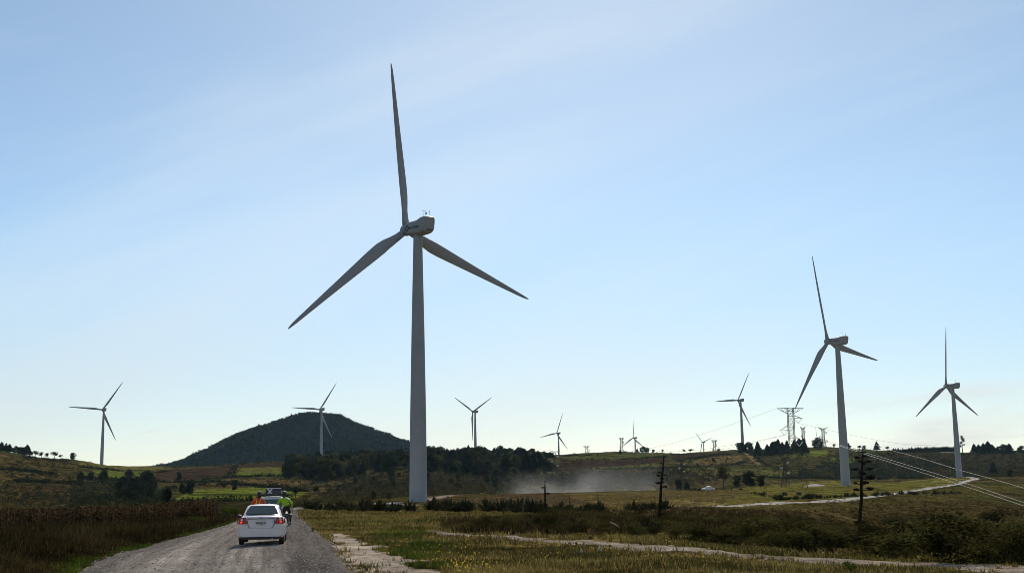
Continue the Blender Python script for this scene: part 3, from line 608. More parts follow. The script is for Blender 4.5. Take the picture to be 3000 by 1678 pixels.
# -- right skyline
RS = 'trees along the right skyline'
for px, yt, yb, kd, lab, wd in (
 (2172,1296,1327,'darkround','left round dark tree at the foot of the medium turbine',1.2),(2193,1297,1328,'darkround','right round dark tree at the foot of the medium turbine',1.1),(2221,1295,1337,'conifer','pointed conifer alone right of the two round trees on the skyline',.9),(2249,1303,1337,'conifer','short conifer left of the big dark clump under the large pylon',1.),
 (2262,1298,1334,'conifer','conifer at the left edge of the clump under the large pylon',1.),(2272,1294,1332,'darkround','broad tree inside the clump left of the large pylon',1.),(2281,1289,1332,'conifer','tallest pointed conifer left of the large pylon',1.),(2293,1297,1332,'conifer','conifer right inside the clump left of the large pylon',1.),(2307,1293,1332,'conifer','rounded conifer just left of the large pylon legs',1.1),
 (2329,1290,1328,'conifer','conifer just right of the large pylon legs',1.1),(2343,1287,1328,'conifer','middle conifer of the clump right of the large pylon',1.1),(2355,1287,1328,'conifer','rightmost conifer of the clump right of the large pylon',1.1),(2397,1283,1312,'darkround','broad round dark tree on the skyline with a blade tip over it',1.3),
 (2444,1300,1312,'umbrella','small sparse tree on the skyline left of the second tower',1.),(2485,1299,1316,'darkround','small dark tree touching the second tower on its right',1.),(2518,1305,1316,'umbrella','small sparse pale tree right of the second tower on the skyline',1.3),(2533,1305,1317,'umbrella','small leaning dark tree right of the second tower on the skyline',1.2),
 (2569,1294,1318,'conifer','lone pointed conifer halfway between the two right towers',1.2),(2600,1308,1319,'umbrella','low sparse tree right of the lone conifer on the skyline',1.3),(2821,1276,1328,'ragged','tall ragged tree with see through crown beside the rightmost tower',.85),
 (2855,1302,1329,'conifer','conifer left in the right end group of the skyline',1.2),(2868,1304,1329,'conifer','conifer second in the right end group of the skyline',1.2),(2883,1301,1329,'conifer','conifer third in the right end group of the skyline',1.2),(2896,1296,1329,'conifer','tallest conifer of the right end group of the skyline',1.2),(2908,1304,1329,'conifer','conifer fifth in the right end group of the skyline',1.2),
 (2924,1309,1329,'conifer','low conifer in the gap of the right end group',1.3),(2941,1304,1329,'darkround','broad dark tree of the right end group',1.2),(2958,1302,1329,'conifer','pointed conifer right of the broad dark tree at the right end',1.2),(2992,1308,1327,'darkround','dark tree cut by the right edge of the skyline',1.3),
 (1884,1304,1321,'darkround','dark tree clump right of the small turbine with the upright blade',1.3),(1867,1310,1322,'conifer','small pointed tree at the foot of the small turbine with the upright blade',1.2),(1896,1307,1322,'darkround','right half of the tree clump by the small turbine with the upright blade',1.1),(1914,1312,1322,'round','small round tree right of the clump by the small turbine',1.),(1941,1313,1323,'umbrella','little flat tree on the brown skyline right of the small turbine clump',1.),
 (2004,1315,1326,'umbrella','little tree left of the tiniest turbine on the brown skyline',1.),(2024,1315,1326,'umbrella','little tree beside the tiniest turbine on its left',1.3),(2106,1314,1326,'umbrella','little tree right of the tiniest turbine on the brown skyline',1.2),(1817,1315,1330,'conifer','tiny conifer on the green field left of the small turbine',1.),(1683,1325,1331,'round','single tiny bush tree on the skyline by the dark tree row',1.)):
    tree_px(kd, px, yt, yb, lab, RS, wd*1.25)
px = 2618.
while px < 2800:
    yt = np.interp(px, [2618,2660,2700,2800],[1314,1312,1310,1308])+random.uniform(-1.5,3); tree_px('conifer', px, yt, 1325, 'conifer in the long dark hedge row between the two right towers', 'conifers of the hedge row on the right skyline', 1.5); px += random.uniform(5,8)
px = 1535.
while px < 1622:
    yt = 1324+random.uniform(-3,4); tree_px(random.choice(['conifer','darkround']), px, yt, 1341, 'dark tree in the low row left of the far pylon', 'trees of the low row at the end of the wood', 1.3); px += random.uniform(5,8)
# -- wood behind the tall tower
WG = 'trees of the wood behind the biggest tower'
poly = [(835,1402),(845,1368),(960,1350),(1100,1340),(1300,1338),(1500,1338),(1560,1350),(1590,1370),(1560,1392),(1420,1398),(1300,1384),(1150,1384),(1040,1396),(940,1412)]
cnt = 0
while cnt < 290:
    x_ = random.uniform(835,1590); y_ = random.uniform(1338,1410)
    if not inpoly(np.array(x_), np.array(y_), poly): continue
    p = hit(x_, y_, 300, 1700); d = hypot(p[0], p[1])
    hgt = random.uniform(7,14.5)
    tree(random.choice(['conifer','conifer','darkround','round','round']), p, hgt, 'dark green tree packed in the wood on the ridge behind the biggest tower', WG, random.uniform(1.1,1.5)); cnt += 1
for px in np.arange(1000, 1530, 7.):
    top = np.interp(px, [1000,1100,1290,1345,1420,1500,1530],[1316,1316,1318,1311,1307,1313,1322])+random.uniform(-2,4)
    p = hit(px, 1345, 300, 1700); az = ray(px,1345); d = 1240.; p = np.array([az[0]*d, az[1]*d, 0]); p[2] = float(ground_z(p[0], p[1])); zt = EYE+ray(px, top)[2]*d
    tree(random.choice(['conifer','darkround','darkround']), p, max((zt-p[2])*.90, 6)*random.uniform(.85,1.05), 'dark tree on the crest of the wood, its top against the sky', 'trees on the crest of the wood', random.uniform(1.2,1.5))

# -- scrub as uncountable stuff: clumps of leaves scattered over polygons
def scatter_px(poly, n, d0=60, d1=1700, soft=0):
    poly = np.array(poly, float); x0, y0 = poly.min(0); x1, y1 = poly.max(0); o = []
    # invert via sheet vertices: pick visible sheet vertices inside polygon
    k = np.nonzero(inpoly(PX, PY, poly) & front & (Rd > d0) & (Rd < d1) & (CLS != 3) & (CLS != 1) & (CLS != 2))
    if len(k[0]) == 0: return np.zeros((0,3))
    wgt = (Rd[k]**1.0); wgt = wgt/wgt.sum(); s = RNG.choice(len(k[0]), n, p=wgt)
    i, j = k[0][s], k[1][s]; jit = RNG.normal(size=(n,2))*.4
    x = GX[i,j]+jit[:,0]*(1+soft); y = GY[i,j]+jit[:,1]*(3+soft*4); return np.stack([x, y, ground_z(x, y)], 1)
def clumps(name, groups, m, label=None, leaf=.22, per=26, squash=.75):
    Vs = []; Fs = []; Rs = []; o = 0
    for P_, smin, smax in groups:
        if len(P_) == 0: continue
        n = len(P_); S = RNG.random(n)**1.5*(smax-smin)+smin
        C = np.repeat(P_, per, 0); s = np.repeat(S, per)
        dd = rdirs(n*per)*(RNG.random(n*per)**.5*s*.5)[:,None]; dd[:,2] = np.abs(dd[:,2])*squash*2*.8; C = C+dd
        V, Fq = leaf_quads(C, s*leaf*(RNG.random(n*per)*.8+.7), .6); Vs.append(V); Fs.append(Fq+o); o += len(V)
        br = np.repeat(RNG.random(n), per); Rs.append(np.clip(br*.6+RNG.random(n*per)*.4, 0, 1))
    o_ = mobj(name, np_mesh(name, np.concatenate(Vs), np.concatenate(Fs), m, rnd=np.concatenate(Rs))); return tag(o_, kind='stuff')
def along(pts, n, sprd=1.0):
    pts = [hit(*p) for p in pts]; o = []
    L_ = [np.linalg.norm(pts[i+1]-pts[i]) for i in range(len(pts)-1)]
    for i in range(len(pts)-1):
        k = max(1, int(n*L_[i]/sum(L_))); t_ = RNG.random(k)[:,None]; o.append(pts[i]*(1-t_)+pts[i+1]*t_)
    o = np.concatenate(o); o[:,:2] += RNG.normal(size=(len(o),2))*sprd; o[:,2] = ground_z(o[:,0], o[:,1]); return o
hed = [([(0,1374),(60,1380),(160,1392)],150),([(30,1412),(120,1414),(210,1418),(240,1424)],190),([(240,1371),(330,1376),(490,1380)],150),([(240,1402),(350,1406),(440,1405)],200),([(580,1421),(700,1419),(800,1428),(880,1440)],260),
 ([(500,1467),(860,1466)],70),([(690,1398),(830,1395),(935,1394)],150),([(690,1362),(880,1351)],90),([(500,1371),(690,1364)],60),([(690,1364),(685,1385),(660,1402)],60),([(500,1428),(470,1450),(420,1490)],120),([(590,1405),(680,1395)],50),([(450,1408),(600,1412),(690,1418)],160),
 ([(1640,1347),(1810,1346),(1955,1337)],120),([(1730,1373),(1940,1372),(2010,1368)],200),([(2010,1345),(2100,1333),(2170,1330)],120),([(2040,1366),(2130,1364),(2180,1354)],120),([(2170,1397),(2300,1402),(2480,1402),(2700,1400)],300),([(2200,1326),(2215,1345),(2250,1366),(2380,1380)],160),
 ([(2424,1338),(2600,1345),(2800,1352)],120),([(1650,1336),(1760,1333)],40),([(60,1345),(200,1350)],60),([(1646,1442),(1900,1437),(2060,1436),(2180,1434)],330),([(2200,1445),(2300,1466)],40),([(2480,1455),(2630,1448)],40)]
clumps('hedgerow_scrub', [(along(p, n, 1.6), 1.6, 4.2) for p, n in hed[:-3]]+[(along(p, n, .5), .6, 1.5) for p, n in hed[-3:]], M['conifer'])
clumps('hillside_scrub', [
 (scatter_px([(0,1340),(220,1348),(330,1400),(460,1410),(440,1490),(0,1485)], 2600, 250, 1700, 8), .8, 3.0),
 (scatter_px([(640,1402),(1010,1395),(1040,1450),(900,1440),(780,1424)], 420, 300, 1700, 10), .8, 3.0),
 (scatter_px([(1000,1400),(1240,1385),(1640,1390),(1640,1438),(1300,1446),(1220,1452),(1010,1460)], 2300, 330, 1100, 16), 1.5, 4.2),
 (scatter_px([(1640,1378),(2010,1372),(2140,1395),(1990,1432),(1640,1440)], 1100, 560, 1700, 8), 1.5, 4.0),
 (scatter_px([(1960,1330),(2480,1330),(2480,1400),(2200,1400),(1960,1370)], 900, 600), 1., 3.5),
 (scatter_px([(2450,1325),(3050,1330),(3050,1398),(2450,1400)], 2000, 850), 1.5, 4.5),
 (scatter_px([(2180,1500),(2700,1440),(3050,1420),(3050,1440),(2700,1470)], 200, 200), .4, 1.4),
 (scatter_px([(2050,1440),(2200,1425),(2860,1398),(2690,1433),(2300,1468)], 90, 200), .4, 1.2)], M['scrub'])
clumps('hillside_bushes_dark', [
 (scatter_px([(220,1404),(460,1412),(430,1490),(220,1480)], 260, 250), 2, 5),
 (scatter_px([(1040,1392),(1620,1390),(1600,1425),(1250,1440),(1010,1455)], 150, 330, 1100, 14), 2.5, 7),
 (scatter_px([(1640,1388),(2000,1380),(1960,1420),(1640,1430)], 170, 560), 3, 7),
 (scatter_px([(2140,1398),(2450,1402),(2450,1412),(2140,1428)], 200, 560), 2, 6),
 (scatter_px([(2440,1350),(2720,1352),(2700,1400),(2300,1400)], 260, 850), 3, 7)], M['conifer']) if False else None
WP = [(860,1398),(845,1368),(960,1350),(1100,1340),(1300,1338),(1500,1338),(1560,1350),(1590,1370),(1560,1392),(1420,1398),(1300,1384),(1150,1384),(1040,1396),(940,1412)]
clumps('dark_thicket', [
 (scatter_px([(0,1345),(220,1352),(300,1400),(440,1412),(440,1490),(0,1485)], 420, 250, 1700, 6), 1.2, 4.),
 (scatter_px([(2450,1330),(3060,1330),(3060,1392),(2450,1392)], 520, 850, 1700, 6), 2, 6.5),
 (scatter_px([(1640,1350),(2480,1345),(2480,1395),(1640,1385)], 130, 600, 1700, 6), 1.5, 5.5),
 (scatter_px(WP, 700, 500, 1700, 12), 3, 7),
 (scatter_px([(220,1404),(460,1412),(430,1490),(220,1480)], 240, 250), 2, 5),
 (scatter_px([(1040,1392),(1620,1390),(1600,1425),(1250,1440),(1010,1455)], 140, 330, 1100, 14), 2.5, 7),
 (scatter_px([(1640,1388),(2000,1380),(1960,1420),(1640,1430)], 170, 560), 3, 7),
 (scatter_px([(2440,1350),(2760,1352),(2700,1400),(2300,1400)], 280, 850), 3, 7)], M['conifer'])
clumps('ridge_scrub', [(along([(1665,1335),(1760,1328),(1850,1324),(1965,1329),(2056,1328),(2150,1326)], 120, 2.5), 1.2, 3.6), (along([(2430,1312),(2490,1315),(2588,1321),(2620,1322)], 60, 2.5), 1.5, 4.2),
 (along([(2790,1329),(2914,1327),(3020,1325)], 50, 2.5), 1.5, 4.), (along([(235,1355),(300,1360),(497,1373)], 40, 2), 1, 2.4), (along([(0,1323),(90,1331),(190,1345)], 60, 2), 1.2, 3.)], M['leafy'])
for i in range(46):
    x_ = random.uniform(1490,1665); y_ = random.uniform(1352,1425)
    if y_ > 1425-(x_-1490)*.05 or x_ > 1600+ (y_-1350)*.9: continue
    tree_px(random.choice(['round','darkround','conifer']), x_, y_-random.uniform(14,30), y_, 'scattered tree on the shrubby slope right of the wood', 'scattered trees on the slope right of the wood', random.uniform(1.,1.4))
for i in range(26):
    x_ = random.uniform(1010,1500); y_ = random.uniform(1392,1432)
    tree_px(random.choice(['round','darkround']), x_, y_-random.uniform(12,24), y_, 'small tree on the shrubby slope under the wood', 'small trees on the slope under the wood', random.uniform(1.,1.4))
clumps('dry_tussocks', [
 (scatter_px([(1240,1480),(1420,1452),(1720,1446),(2190,1434),(2190,1476),(1760,1492),(1500,1490)], 2600, 110, 520, 1), .25, .9),
 (scatter_px([(1750,1500),(2100,1490),(2400,1480),(2400,1500),(2100,1510),(1900,1530)], 600, 80, 420, 1), .3, 1.0),
 (scatter_px([(2050,1476),(2300,1464),(2690,1430),(2860,1398),(2700,1402),(2400,1410),(2200,1428),(2050,1440)], 1500, 150, 900, 2), .3, 1.0),
 (scatter_px([(2200,1486),(2620,1456),(2870,1424),(3100,1405),(3100,1450),(2700,1475),(2400,1500)], 1200, 120, 900, 2), .3, 1.1)], M['tuss'], per=16, squash=.5)
clumps('gully_ground_cover', [(scatter_px([(1700,1505),(2100,1500),(2400,1494),(2700,1470),(3100,1445),(3100,1650),(2400,1615),(1900,1580),(1560,1560)], 3200, 45, 420, 1), .3, 1.1)], M['weed'], per=22, squash=.5)
# -- mountain forest
k = np.nonzero((CLS == 4) & (Rd < 2800)); idx = RNG.choice(len(k[0]), 13000); i_, j_ = k[0][idx], k[1][idx]
MP = np.stack([GX[i_,j_]+RNG.normal(size=len(idx))*2, GY[i_,j_]+RNG.normal(size=len(idx))*6, GZ[i_,j_]], 1); MP[:,2] = ground_z(MP[:,0], MP[:,1])-1
clumps('mountain_forest', [(MP, 8, 20)], M['mtree'], leaf=.26, per=30, squash=.55)
for px, dy in ((645,0),(655,-2),(668,-4),(682,-3),(694,-6),(700,-2),(622,0),(590,0),(610,2),(725,-1),(575,3)):
    p = hit(px, np.interp(px, [498,560,620,680,760],[1376,1358,1330,1300,1271])+4, 2000, 3400); d = hypot(p[0], p[1])
    tree('umbrella', p, random.uniform(13,19), 'crooked pine standing out on the left shoulder of the mountain', 'pines standing out on the left shoulder of the mountain', 1.0, name='pine_tree')

# ------------------------------------------------------------ near vegetation
BUSH = []
for i in range(6):
    V, Fq, r_ = blobs(.95, .60, 14, 1900, lo=-.30, flat=.8, ls=.10, gap=.75); V[:,2] = np.maximum(V[:,2], -.05)
    BUSH.append(np_mesh('bush', V, Fq, M['bush'], rnd=r_))
def bush(p, w_, h, label, group, mesh=None):
    o = bpy.data.objects.new('bush', mesh or random.choice(BUSH)); COL.objects.link(o); o.location = (p[0],p[1],p[2]-.1*h); o.rotation_euler = (0,0,random.random()*6.28); o.scale = (w_/1.24, w_/1.24, h)
    tag(o, label, 'bush', group); return o
for px, yb, wp, hp, lab in (
 (1640,1562,150,84,'biggest dark bush around the foot of the left flower stalk'),(1590,1558,90,66,'dark bush left of the biggest bush by the left flower stalk'),(1500,1552,120,50,'low green bush at the left of the scrub by the path'),(1420,1548,110,42,'low bush left in the scrub above the start of the path'),(1720,1556,110,52,'rounded bush right of the biggest dark bush'),
 (1860,1572,90,48,'spiky bush with a bleached leaf between the two thin stalks'),(2790,1644,300,150,'deep black bush mass at the lower right'),(2930,1646,240,130,'wide dark bush near the lower right corner'),(2620,1626,240,100,'grass covered dark mound bush right of the big flower stalk'),(2980,1648,180,120,'bush cut by the lower right edge'),
 (2340,1610,280,95,'broad olive bush left of the big flower stalk'),(2560,1588,150,62,'dark bush at the foot of the big flower stalk'),(2650,1556,170,52,'dark bush behind the big flower stalk on its right'),(2200,1590,150,56,'brown bush in the middle of the right scrub'),(2100,1585,130,50,'dark bush between the middle and big flower stalks'),
 (1985,1574,130,46,'low dark bush just right of the middle flower stalk'),(2820,1560,240,60,'dark thicket bush below the cables at the right'),(2950,1555,190,70,'dark bush below the cables near the right edge')):
    p = hit(px, yb); d = hypot(p[0], p[1]); bush(p, wp*d/F, hp*d/F, lab, 'bushes of the scrub at the right')
cnt = 0; poly = [(1340,1556),(1560,1562),(1800,1574),(2100,1594),(2400,1618),(2700,1636),(3060,1652),(3060,1470),(2900,1470),(2700,1480),(2400,1500),(2150,1500),(1960,1505),(1760,1512),(1560,1512),(1420,1525)]
while cnt < 270:
    x_ = random.uniform(1340,3050); y_ = random.uniform(1470,1652)
    if not inpoly(np.array(x_), np.array(y_), poly): continue
    p = hit(x_, y_)
    if y_ < 1545-(x_-2200)*.0+(25 if x_ < 2200 else 0): s = random.uniform(.45,1.0)
    else: s = random.uniform(.9,1.9) if x_ > 2200 else random.uniform(.6,1.3)
    if y_ < 1520 and random.random() < .45: continue
    bush(p, s*1.9, s*random.uniform(.45,.7), 'low dark bush lost among the others of the scrub at the right', 'low bushes filling the scrub at the right'); cnt += 1
V, Fq, r_ = blobs(1.0, .6, 12, 1500, lo=0, flat=.8, ls=.12); GB = np_mesh('bush', V, Fq, M['green'], rnd=r_)
for px, yb, wp, hp, lab in ((575,1536,80,26,'bright green rounded weed bush at the left road edge'),(2485,1676,60,34,'small yellow green bush at the lower right path edge'),(660,1512,60,30,'green weed bush on the left verge close to the white car'),(630,1520,50,24,'green weed clump on the left verge behind the rounded bush'),(692,1508,34,22,'green weeds at the wing mirror of the white car'),(915,1556,14,14,'small leafy weed at the right road edge')):
    p = hit(px, yb); d = hypot(p[0], p[1]); bush(p, wp*d/F, hp*d/F, lab, 'green weed bushes by the roads', GB)
# agaves
def agave_mesh(n=34):
    V = []; Fs = []; rr = []
    for i in range(n):
        a = random.random()*6.28; el = radians(random.uniform(18,85)); l = random.uniform(.8,1.2); w0 = .075; cu_ = random.uniform(-.15,.25)
        for s_ in range(4):
            pass
        d = np.array([cos(a),sin(a),0]); sd_ = np.array([-sin(a),cos(a),0]); b = len(V)
        for t_, ww in ((0,.6),(.3,1.),(.7,.75),(1,.03)):
            e = el-cu_*t_; c_ = d*(cos(e)*l*t_)+np.array([0,0,sin(e)*l*t_]); V += [c_-sd_*w0*ww, c_+np.array([0,0,-.02*ww])+d*.02*ww, c_+sd_*w0*ww]
        for q in range(3):
            for e_ in range(2): Fs.append((b+q*3+e_, b+q*3+e_+1, b+q*3+e_+4, b+q*3+e_+3)); rr.append(random.random())
    return np_mesh('agave', V, Fs, M['agave'], rnd=rr)
AG = [agave_mesh() for _ in range(4)]
def agave(p, s, label, group):
    o = bpy.data.objects.new('agave', random.choice(AG)); COL.objects.link(o); o.location = (p[0],p[1],p[2]); o.rotation_euler = (0,0,random.random()*6.28); o.scale = (s*1.25,s*1.25,s); tag(o, label, 'agave', group)
def agrow(pts, step, s, label, group, jit=6):
    for (x0,y0),(x1,y1) in zip(pts[:-1], pts[1:]):
        n = max(1, int((x1-x0)/step))
        for i in range(n):
            t_ = (i+random.random())/n; p = hit(x0+(x1-x0)*t_, y0+(y1-y0)*t_+random.uniform(-jit*.4, jit*.4)); (agave(p, s*random.choice([.55,.75,.95,1.25])*random.uniform(.9,1.1), label, group) if random.random() < .85 else None)
agrow([(893,1491),(960,1494),(1080,1497),(1215,1495)], 5, 1.0, 'spiky dark agave in the row left below the biggest tower', 'agaves of the row left below the biggest tower', 8)
agrow([(1255,1493),(1385,1498)], 5, 1.05, 'spiky agave in the row right below the biggest tower', 'agaves of the row right below the biggest tower', 7)
agrow([(1410,1496),(1590,1500)], 6, 1.05, 'spiky agave in the third row, left of the thin stalk', 'agaves of the third row', 7)
agrow([(1590,1502),(1770,1500)], 8, .8, 'spiky agave at the left end of the pale track', 'agaves at the left end of the pale track')
agrow([(1840,1500),(1960,1499)], 9, .8, 'spiky agave in front of the pale track, by the middle stalk', 'agaves in front of the pale track by the middle stalk', 5)
agrow([(2270,1465),(2545,1453)], 7, 1.0, 'spiky agave on the strip above the pale track by the big stalk', 'agaves on the strip above the pale track', 3)
agrow([(2545,1452),(2660,1448),(2820,1446)], 8, 1.2, 'dark agave below the bend of the pale track on the right', 'agaves below the bend of the pale track', 4)
agrow([(1570,1552),(1700,1556)], 9, .62, 'black agave in the thicket at the left flower stalk', 'agaves in the thicket at the left flower stalk', 12)
agrow([(1830,1562),(1930,1566)], 14, .55, 'dusty agave among grass, by the foot of the middle stalk', 'agaves by the foot of the middle stalk', 12)
clumps('verge_shrubs', [(along([(880,1476),(930,1472),(1010,1466),(1100,1459),(1205,1452)], 330, 1.3), .7, 2.2), (along([(870,1482),(905,1474)], 60, 1.2), .8, 2.0), (along([(1246,1452),(1330,1449),(1400,1445)], 150, 1.6), .7, 2.4)], M['leafy'])
for px, yt, yb, lab in ((864,1430,1462,'yucca tree with a round head nearer the van'),(924,1424,1458,'yucca tree with a round head nearer the tall tower')):
    p = hit(px, yb+6); d = hypot(p[0],p[1]); h = (yb+6-yt)*d/F; root = empty('yucca_tree', tuple(p)); tag(root, lab, 'yucca', 'yucca trees by the road bend')
    MB().tube([(0,0,-.2),(.04*h,0,h*.5),(.02*h,0,h*.8)], [.13,.10,.12], 7).build('trunk', M['bark'], root, True)
    dd = rdirs(420); dd[:,2] = dd[:,2]*.8+.1; C = np.array([.02*h,0,h*.78])+dd*(h*.13); V, Fq = [], []
    V = []; 
    for q, c_ in enumerate(C):
        u = dd[q]/np.linalg.norm(dd[q]); s_ = np.cross(u, [0,0,1.]); s_ /= np.linalg.norm(s_)+1e-6; l = h*.14
        V += [c_-u*l-s_*.02, c_-u*l+s_*.02, c_+u*l*.5+s_*.035, c_+u*l+np.array([0,0,-.05])]
    mobj('crown', np_mesh('crown', V, np.arange(len(V)).reshape(-1,4), M['conifer'], rnd=RNG.random(len(C))), root)
# flower stalks
def stalk(px, yt, yb, nb, r0, label, side=1., bl=.115, t0=.55, cl=.42):
    random.seed(int(px)); p = hit(px, yb); d = hypot(p[0],p[1]); h = (yb-yt)*d/F; root = empty('agave_flower_stalk', tuple(p), 0); tag(root, label, 'flower stalk', 'dead flower stalks of agaves')
    lean = h*.02*side; wob = [(random.uniform(-.022,.022)*h) for _ in range(6)]
    P_ = [Vector((lean*i+wob[i]*.6, 0, -.3+(h+.3)*i/5)) for i in range(6)]
    MB().tube(P_, [r0,r0*.95,r0*.85,r0*.75,r0*.55,r0*.2], 8).build('stem', M['stalk'], root, True)
    for k_ in range(nb):
        t_ = t0+(.98-t0)*k_/max(nb-1,1); ii = t_*5; i0 = min(int(ii),4); b = P_[i0].lerp(P_[i0+1], ii-i0)
        a = k_*2.4+random.uniform(-.5,.5); t_ = min(.97, t_+random.uniform(-.025,.025)); ii = t_*5; i0 = min(int(ii),4); b = P_[i0].lerp(P_[i0+1], ii-i0); l = h*bl*(1.15-.75*(k_/max(nb-1,1)))*random.uniform(.45,1.3)
        e = b+Vector((cos(a)*l, sin(a)*l, l*.22)); br = MB().tube([b, b.lerp(e,.6)+Vector((0,0,-l*.06)), e], [r0*.28,r0*.22,r0*.12], 5).build('branch', M['stalk'], root)
        C = np.array(e)+rdirs(110)*(RNG.random(110)**.5)[:,None]*np.array([l*cl,l*cl,l*cl*.42]); V, Fq = leaf_quads(C, l*.22, .7)
        mobj('flower_cluster', np_mesh('flower_cluster', V, Fq, M['stalk'], rnd=RNG.random(110)), br)
    return root
stalk(1599,1411,1545,3,.07,'short dead flower stalk with two lumps near its top, left of centre',.0,.075,.76,.7)
stalk(1931,1338,1532,13,.085,'middle dead flower stalk with many small side tufts',1.,.075,.55,.5)
stalk(2518,1324,1562,20,.19,'largest dead flower stalk with heavy dark side branches, crossing the pale track',.9,.105,.50,.46)
for px, yt, yb, lab in ((1309,1448,1479,'thin dead stalk above the agave row right of the biggest tower'),(1475,1488,1510,'thin post in the grass left of the taller post'),(1533,1472,1516,'taller dark thin post standing by the third agave row'),(1668,1436,1490,'faint bare stalk on the brown field left'),(1751,1440,1495,'faint crooked stalk at the start of the pale track')):
    p = hit(px, yb); d = hypot(p[0],p[1]); h = (yb-yt)*d/F; o = MB().tube([(0,0,-.2),(.02*h,0,h*.5),(.0,0,h)], [.05,.045,.02] if 'faint' in lab else [.08,.07,.04], 6).build('dead_stalk' if 'stalk' in lab else 'wooden_post', M['wood'], None, True)
    o.location = p; tag(o, lab, 'stalk' if 'stalk' in lab else 'post', 'thin posts and bare stalks')
# bleached fallen leaves
for (xa,ya),(xb,yb),lab in (((1803,1553),(1820,1563),'bleached fallen leaf shining in the dark scrub'),):
    p = hit(xa, yb+4)*1.0; q = np.array(p); o = MB().tube([(-.22,0,.55),(0,0,.45),(.2,0,.3)], [.012,.03,.01], 5).build('dry_leaf', M['stone'], None, True); o.location = q; tag(o, lab, 'dry leaf')

# grass, weeds, maize
def blades(name, P_, H_, W_, m, per=3, lean=.5):
    n = len(P_)*per; C = np.repeat(P_, per, 0)+np.c_[RNG.normal(size=(n,2))*np.repeat(W_, per)[:,None]*2.5, np.zeros(n)]
    h = np.repeat(H_, per)*(RNG.random(n)*.6+.6); a = RNG.random(n)*2*pi; w_ = np.repeat(W_, per); l = RNG.normal(size=(n,2))*(h*lean)[:,None]
    sx = np.cos(a)*w_; sy = np.sin(a)*w_; V = np.zeros((n,3,3)); V[:,0] = C-np.c_[sx,sy,np.zeros(n)+.02]; V[:,1] = C+np.c_[sx,sy,np.zeros(n)-.02]; V[:,2] = C+np.c_[l,h]
    return tag(mobj(name, np_mesh(name, V.reshape(-1,3), np.arange(3*n).reshape(-1,3), m, rnd=np.clip(np.repeat(fbm(P_[:,0],P_[:,1],2.5,9),per)*1.5-.75+RNG.random(n)**2*1.0,0,1))), kind='stuff')
def region(n, d0, d1, px0, px1, bias=1.6, rightof=True):
    d = d0*(d1/d0)**(RNG.random(n)**bias); az0 = atan2(*ray(px0,1550)[:2]); az1 = atan2(*ray(px1,1550)[:2]); a = az0+(az1-az0)*RNG.random(n)
    x = np.tan(a)*d; y = d; l = lateral(x, y); k = (l > 1.02) if rightof else (l < -1.02)
    x, y = x[k], y[k]
    # keep off the path
    ri = np.clip(np.searchsorted(RR, np.hypot(x,y))-1, 0, nr-1); ai = np.clip(((np.degrees(np.arctan2(x,y))+27)/STEP).astype(int), 0, len(az_f)-1)
    cl = CLS[ri, ai]; k = (cl == 0) | (RNG.random(len(x)) < .012); return np.stack([x[k], y[k], ground_z(x[k], y[k])], 1)
P_ = region(62000, 26, 150, 850, 3080, .9); dn = fbm(P_[:,0], P_[:,1], 4, 55); P_ = P_[RNG.random(len(P_)) < np.clip((dn-.25)*3, .15, 1)]
dd = np.hypot(P_[:,0], P_[:,1]); blades('grass', P_, (.05+.20*fbm(P_[:,0],P_[:,1],3,66)**2)*(1+dd/150), .011*(1+dd/45), M['grass'], 3)
P_ = region(9000, 27, 60, 1080, 1350, 1.); P_ = P_[(fbm(P_[:,0],P_[:,1],2.2,91) > .47) & (RNG.random(len(P_)) < np.exp(-((P_[:,0]/P_[:,1]*F+1500-1190)/85)**2))]; blades('green_grass', P_, np.full(len(P_), .16), np.full(len(P_), .012), M['green'], 4)
P_ = region(2600, 25, 40, 1100, 1480, 1.); P_ = P_[RNG.random(len(P_)) < .30*np.exp(-((P_[:,0]/P_[:,1]*F+1500-1330)/75)**2-((P_[:,1]-27)/4.5)**2)+.03*(fbm(P_[:,0],P_[:,1],1.5,12) > .5)]; P_[:,2] += .18; V, Fq = leaf_quads(P_, .05, .8); tag(mobj('yellow_flowers', np_mesh('yellow_flowers', V, Fq, M['flower'])), kind='stuff')
P_ = region(500, 30, 60, 1000, 2900, 1.); P_ = P_[::2]; P_[:,2] += .15; V, Fq = leaf_quads(P_, .045, .8); tag(mobj('scattered_flowers', np_mesh('scattered_flowers', V, Fq, M['flower'])), kind='stuff')
P_ = region(16000, 50, 150, 1250, 3080, .8); qx, qy, _ = proj(P_); nz = fbm(P_[:,0], P_[:,1], 5, 17)-.5; k = inpoly(qx+nz*260, qy+nz*30, [(1300,1530),(1340,1562),(1560,1566),(2100,1596),(2600,1630),(3100,1655),(3100,1440),(2400,1490),(1700,1500)]); P_ = P_[k]; blades('scrub_undergrowth', P_, np.full(len(P_), .38), np.full(len(P_), .03), M['weed'], 4)
P_ = region(17000, 27, 140, -80, 760, 1.0, False); dd = np.hypot(P_[:,0],P_[:,1]); lt = -lateral(P_[:,0],P_[:,1]); P_ = P_[lt > 1.12]; lt = lt[lt > 1.12]
blades('dark_weeds', P_, np.clip((lt-1.1)*1.2, .12, 1)*(.15+1.3*fbm(P_[:,0],P_[:,1],4,71)**1.5), np.full(len(P_), .022), M['weed'], 7, .35)
d = 27*(150/27)**RNG.random(5000); le = -1.0-RNG.random(5000)**1.7*.28; xl = np.interp(d, YK, XL); xr = np.interp(d, YK, XR); x = (xl+xr)/2+le*(xr-xl)/2
k = (fbm(x, d, 1.6, 81) > .60) & (RNG.random(len(x)) < .35); x, d = x[k], d[k]; P_ = np.stack([x, d, ground_z(x, d)], 1); blades('verge_weeds', P_, .06+.16*RNG.random(len(P_)), np.full(len(P_), .022), M['green'], 5, .6)
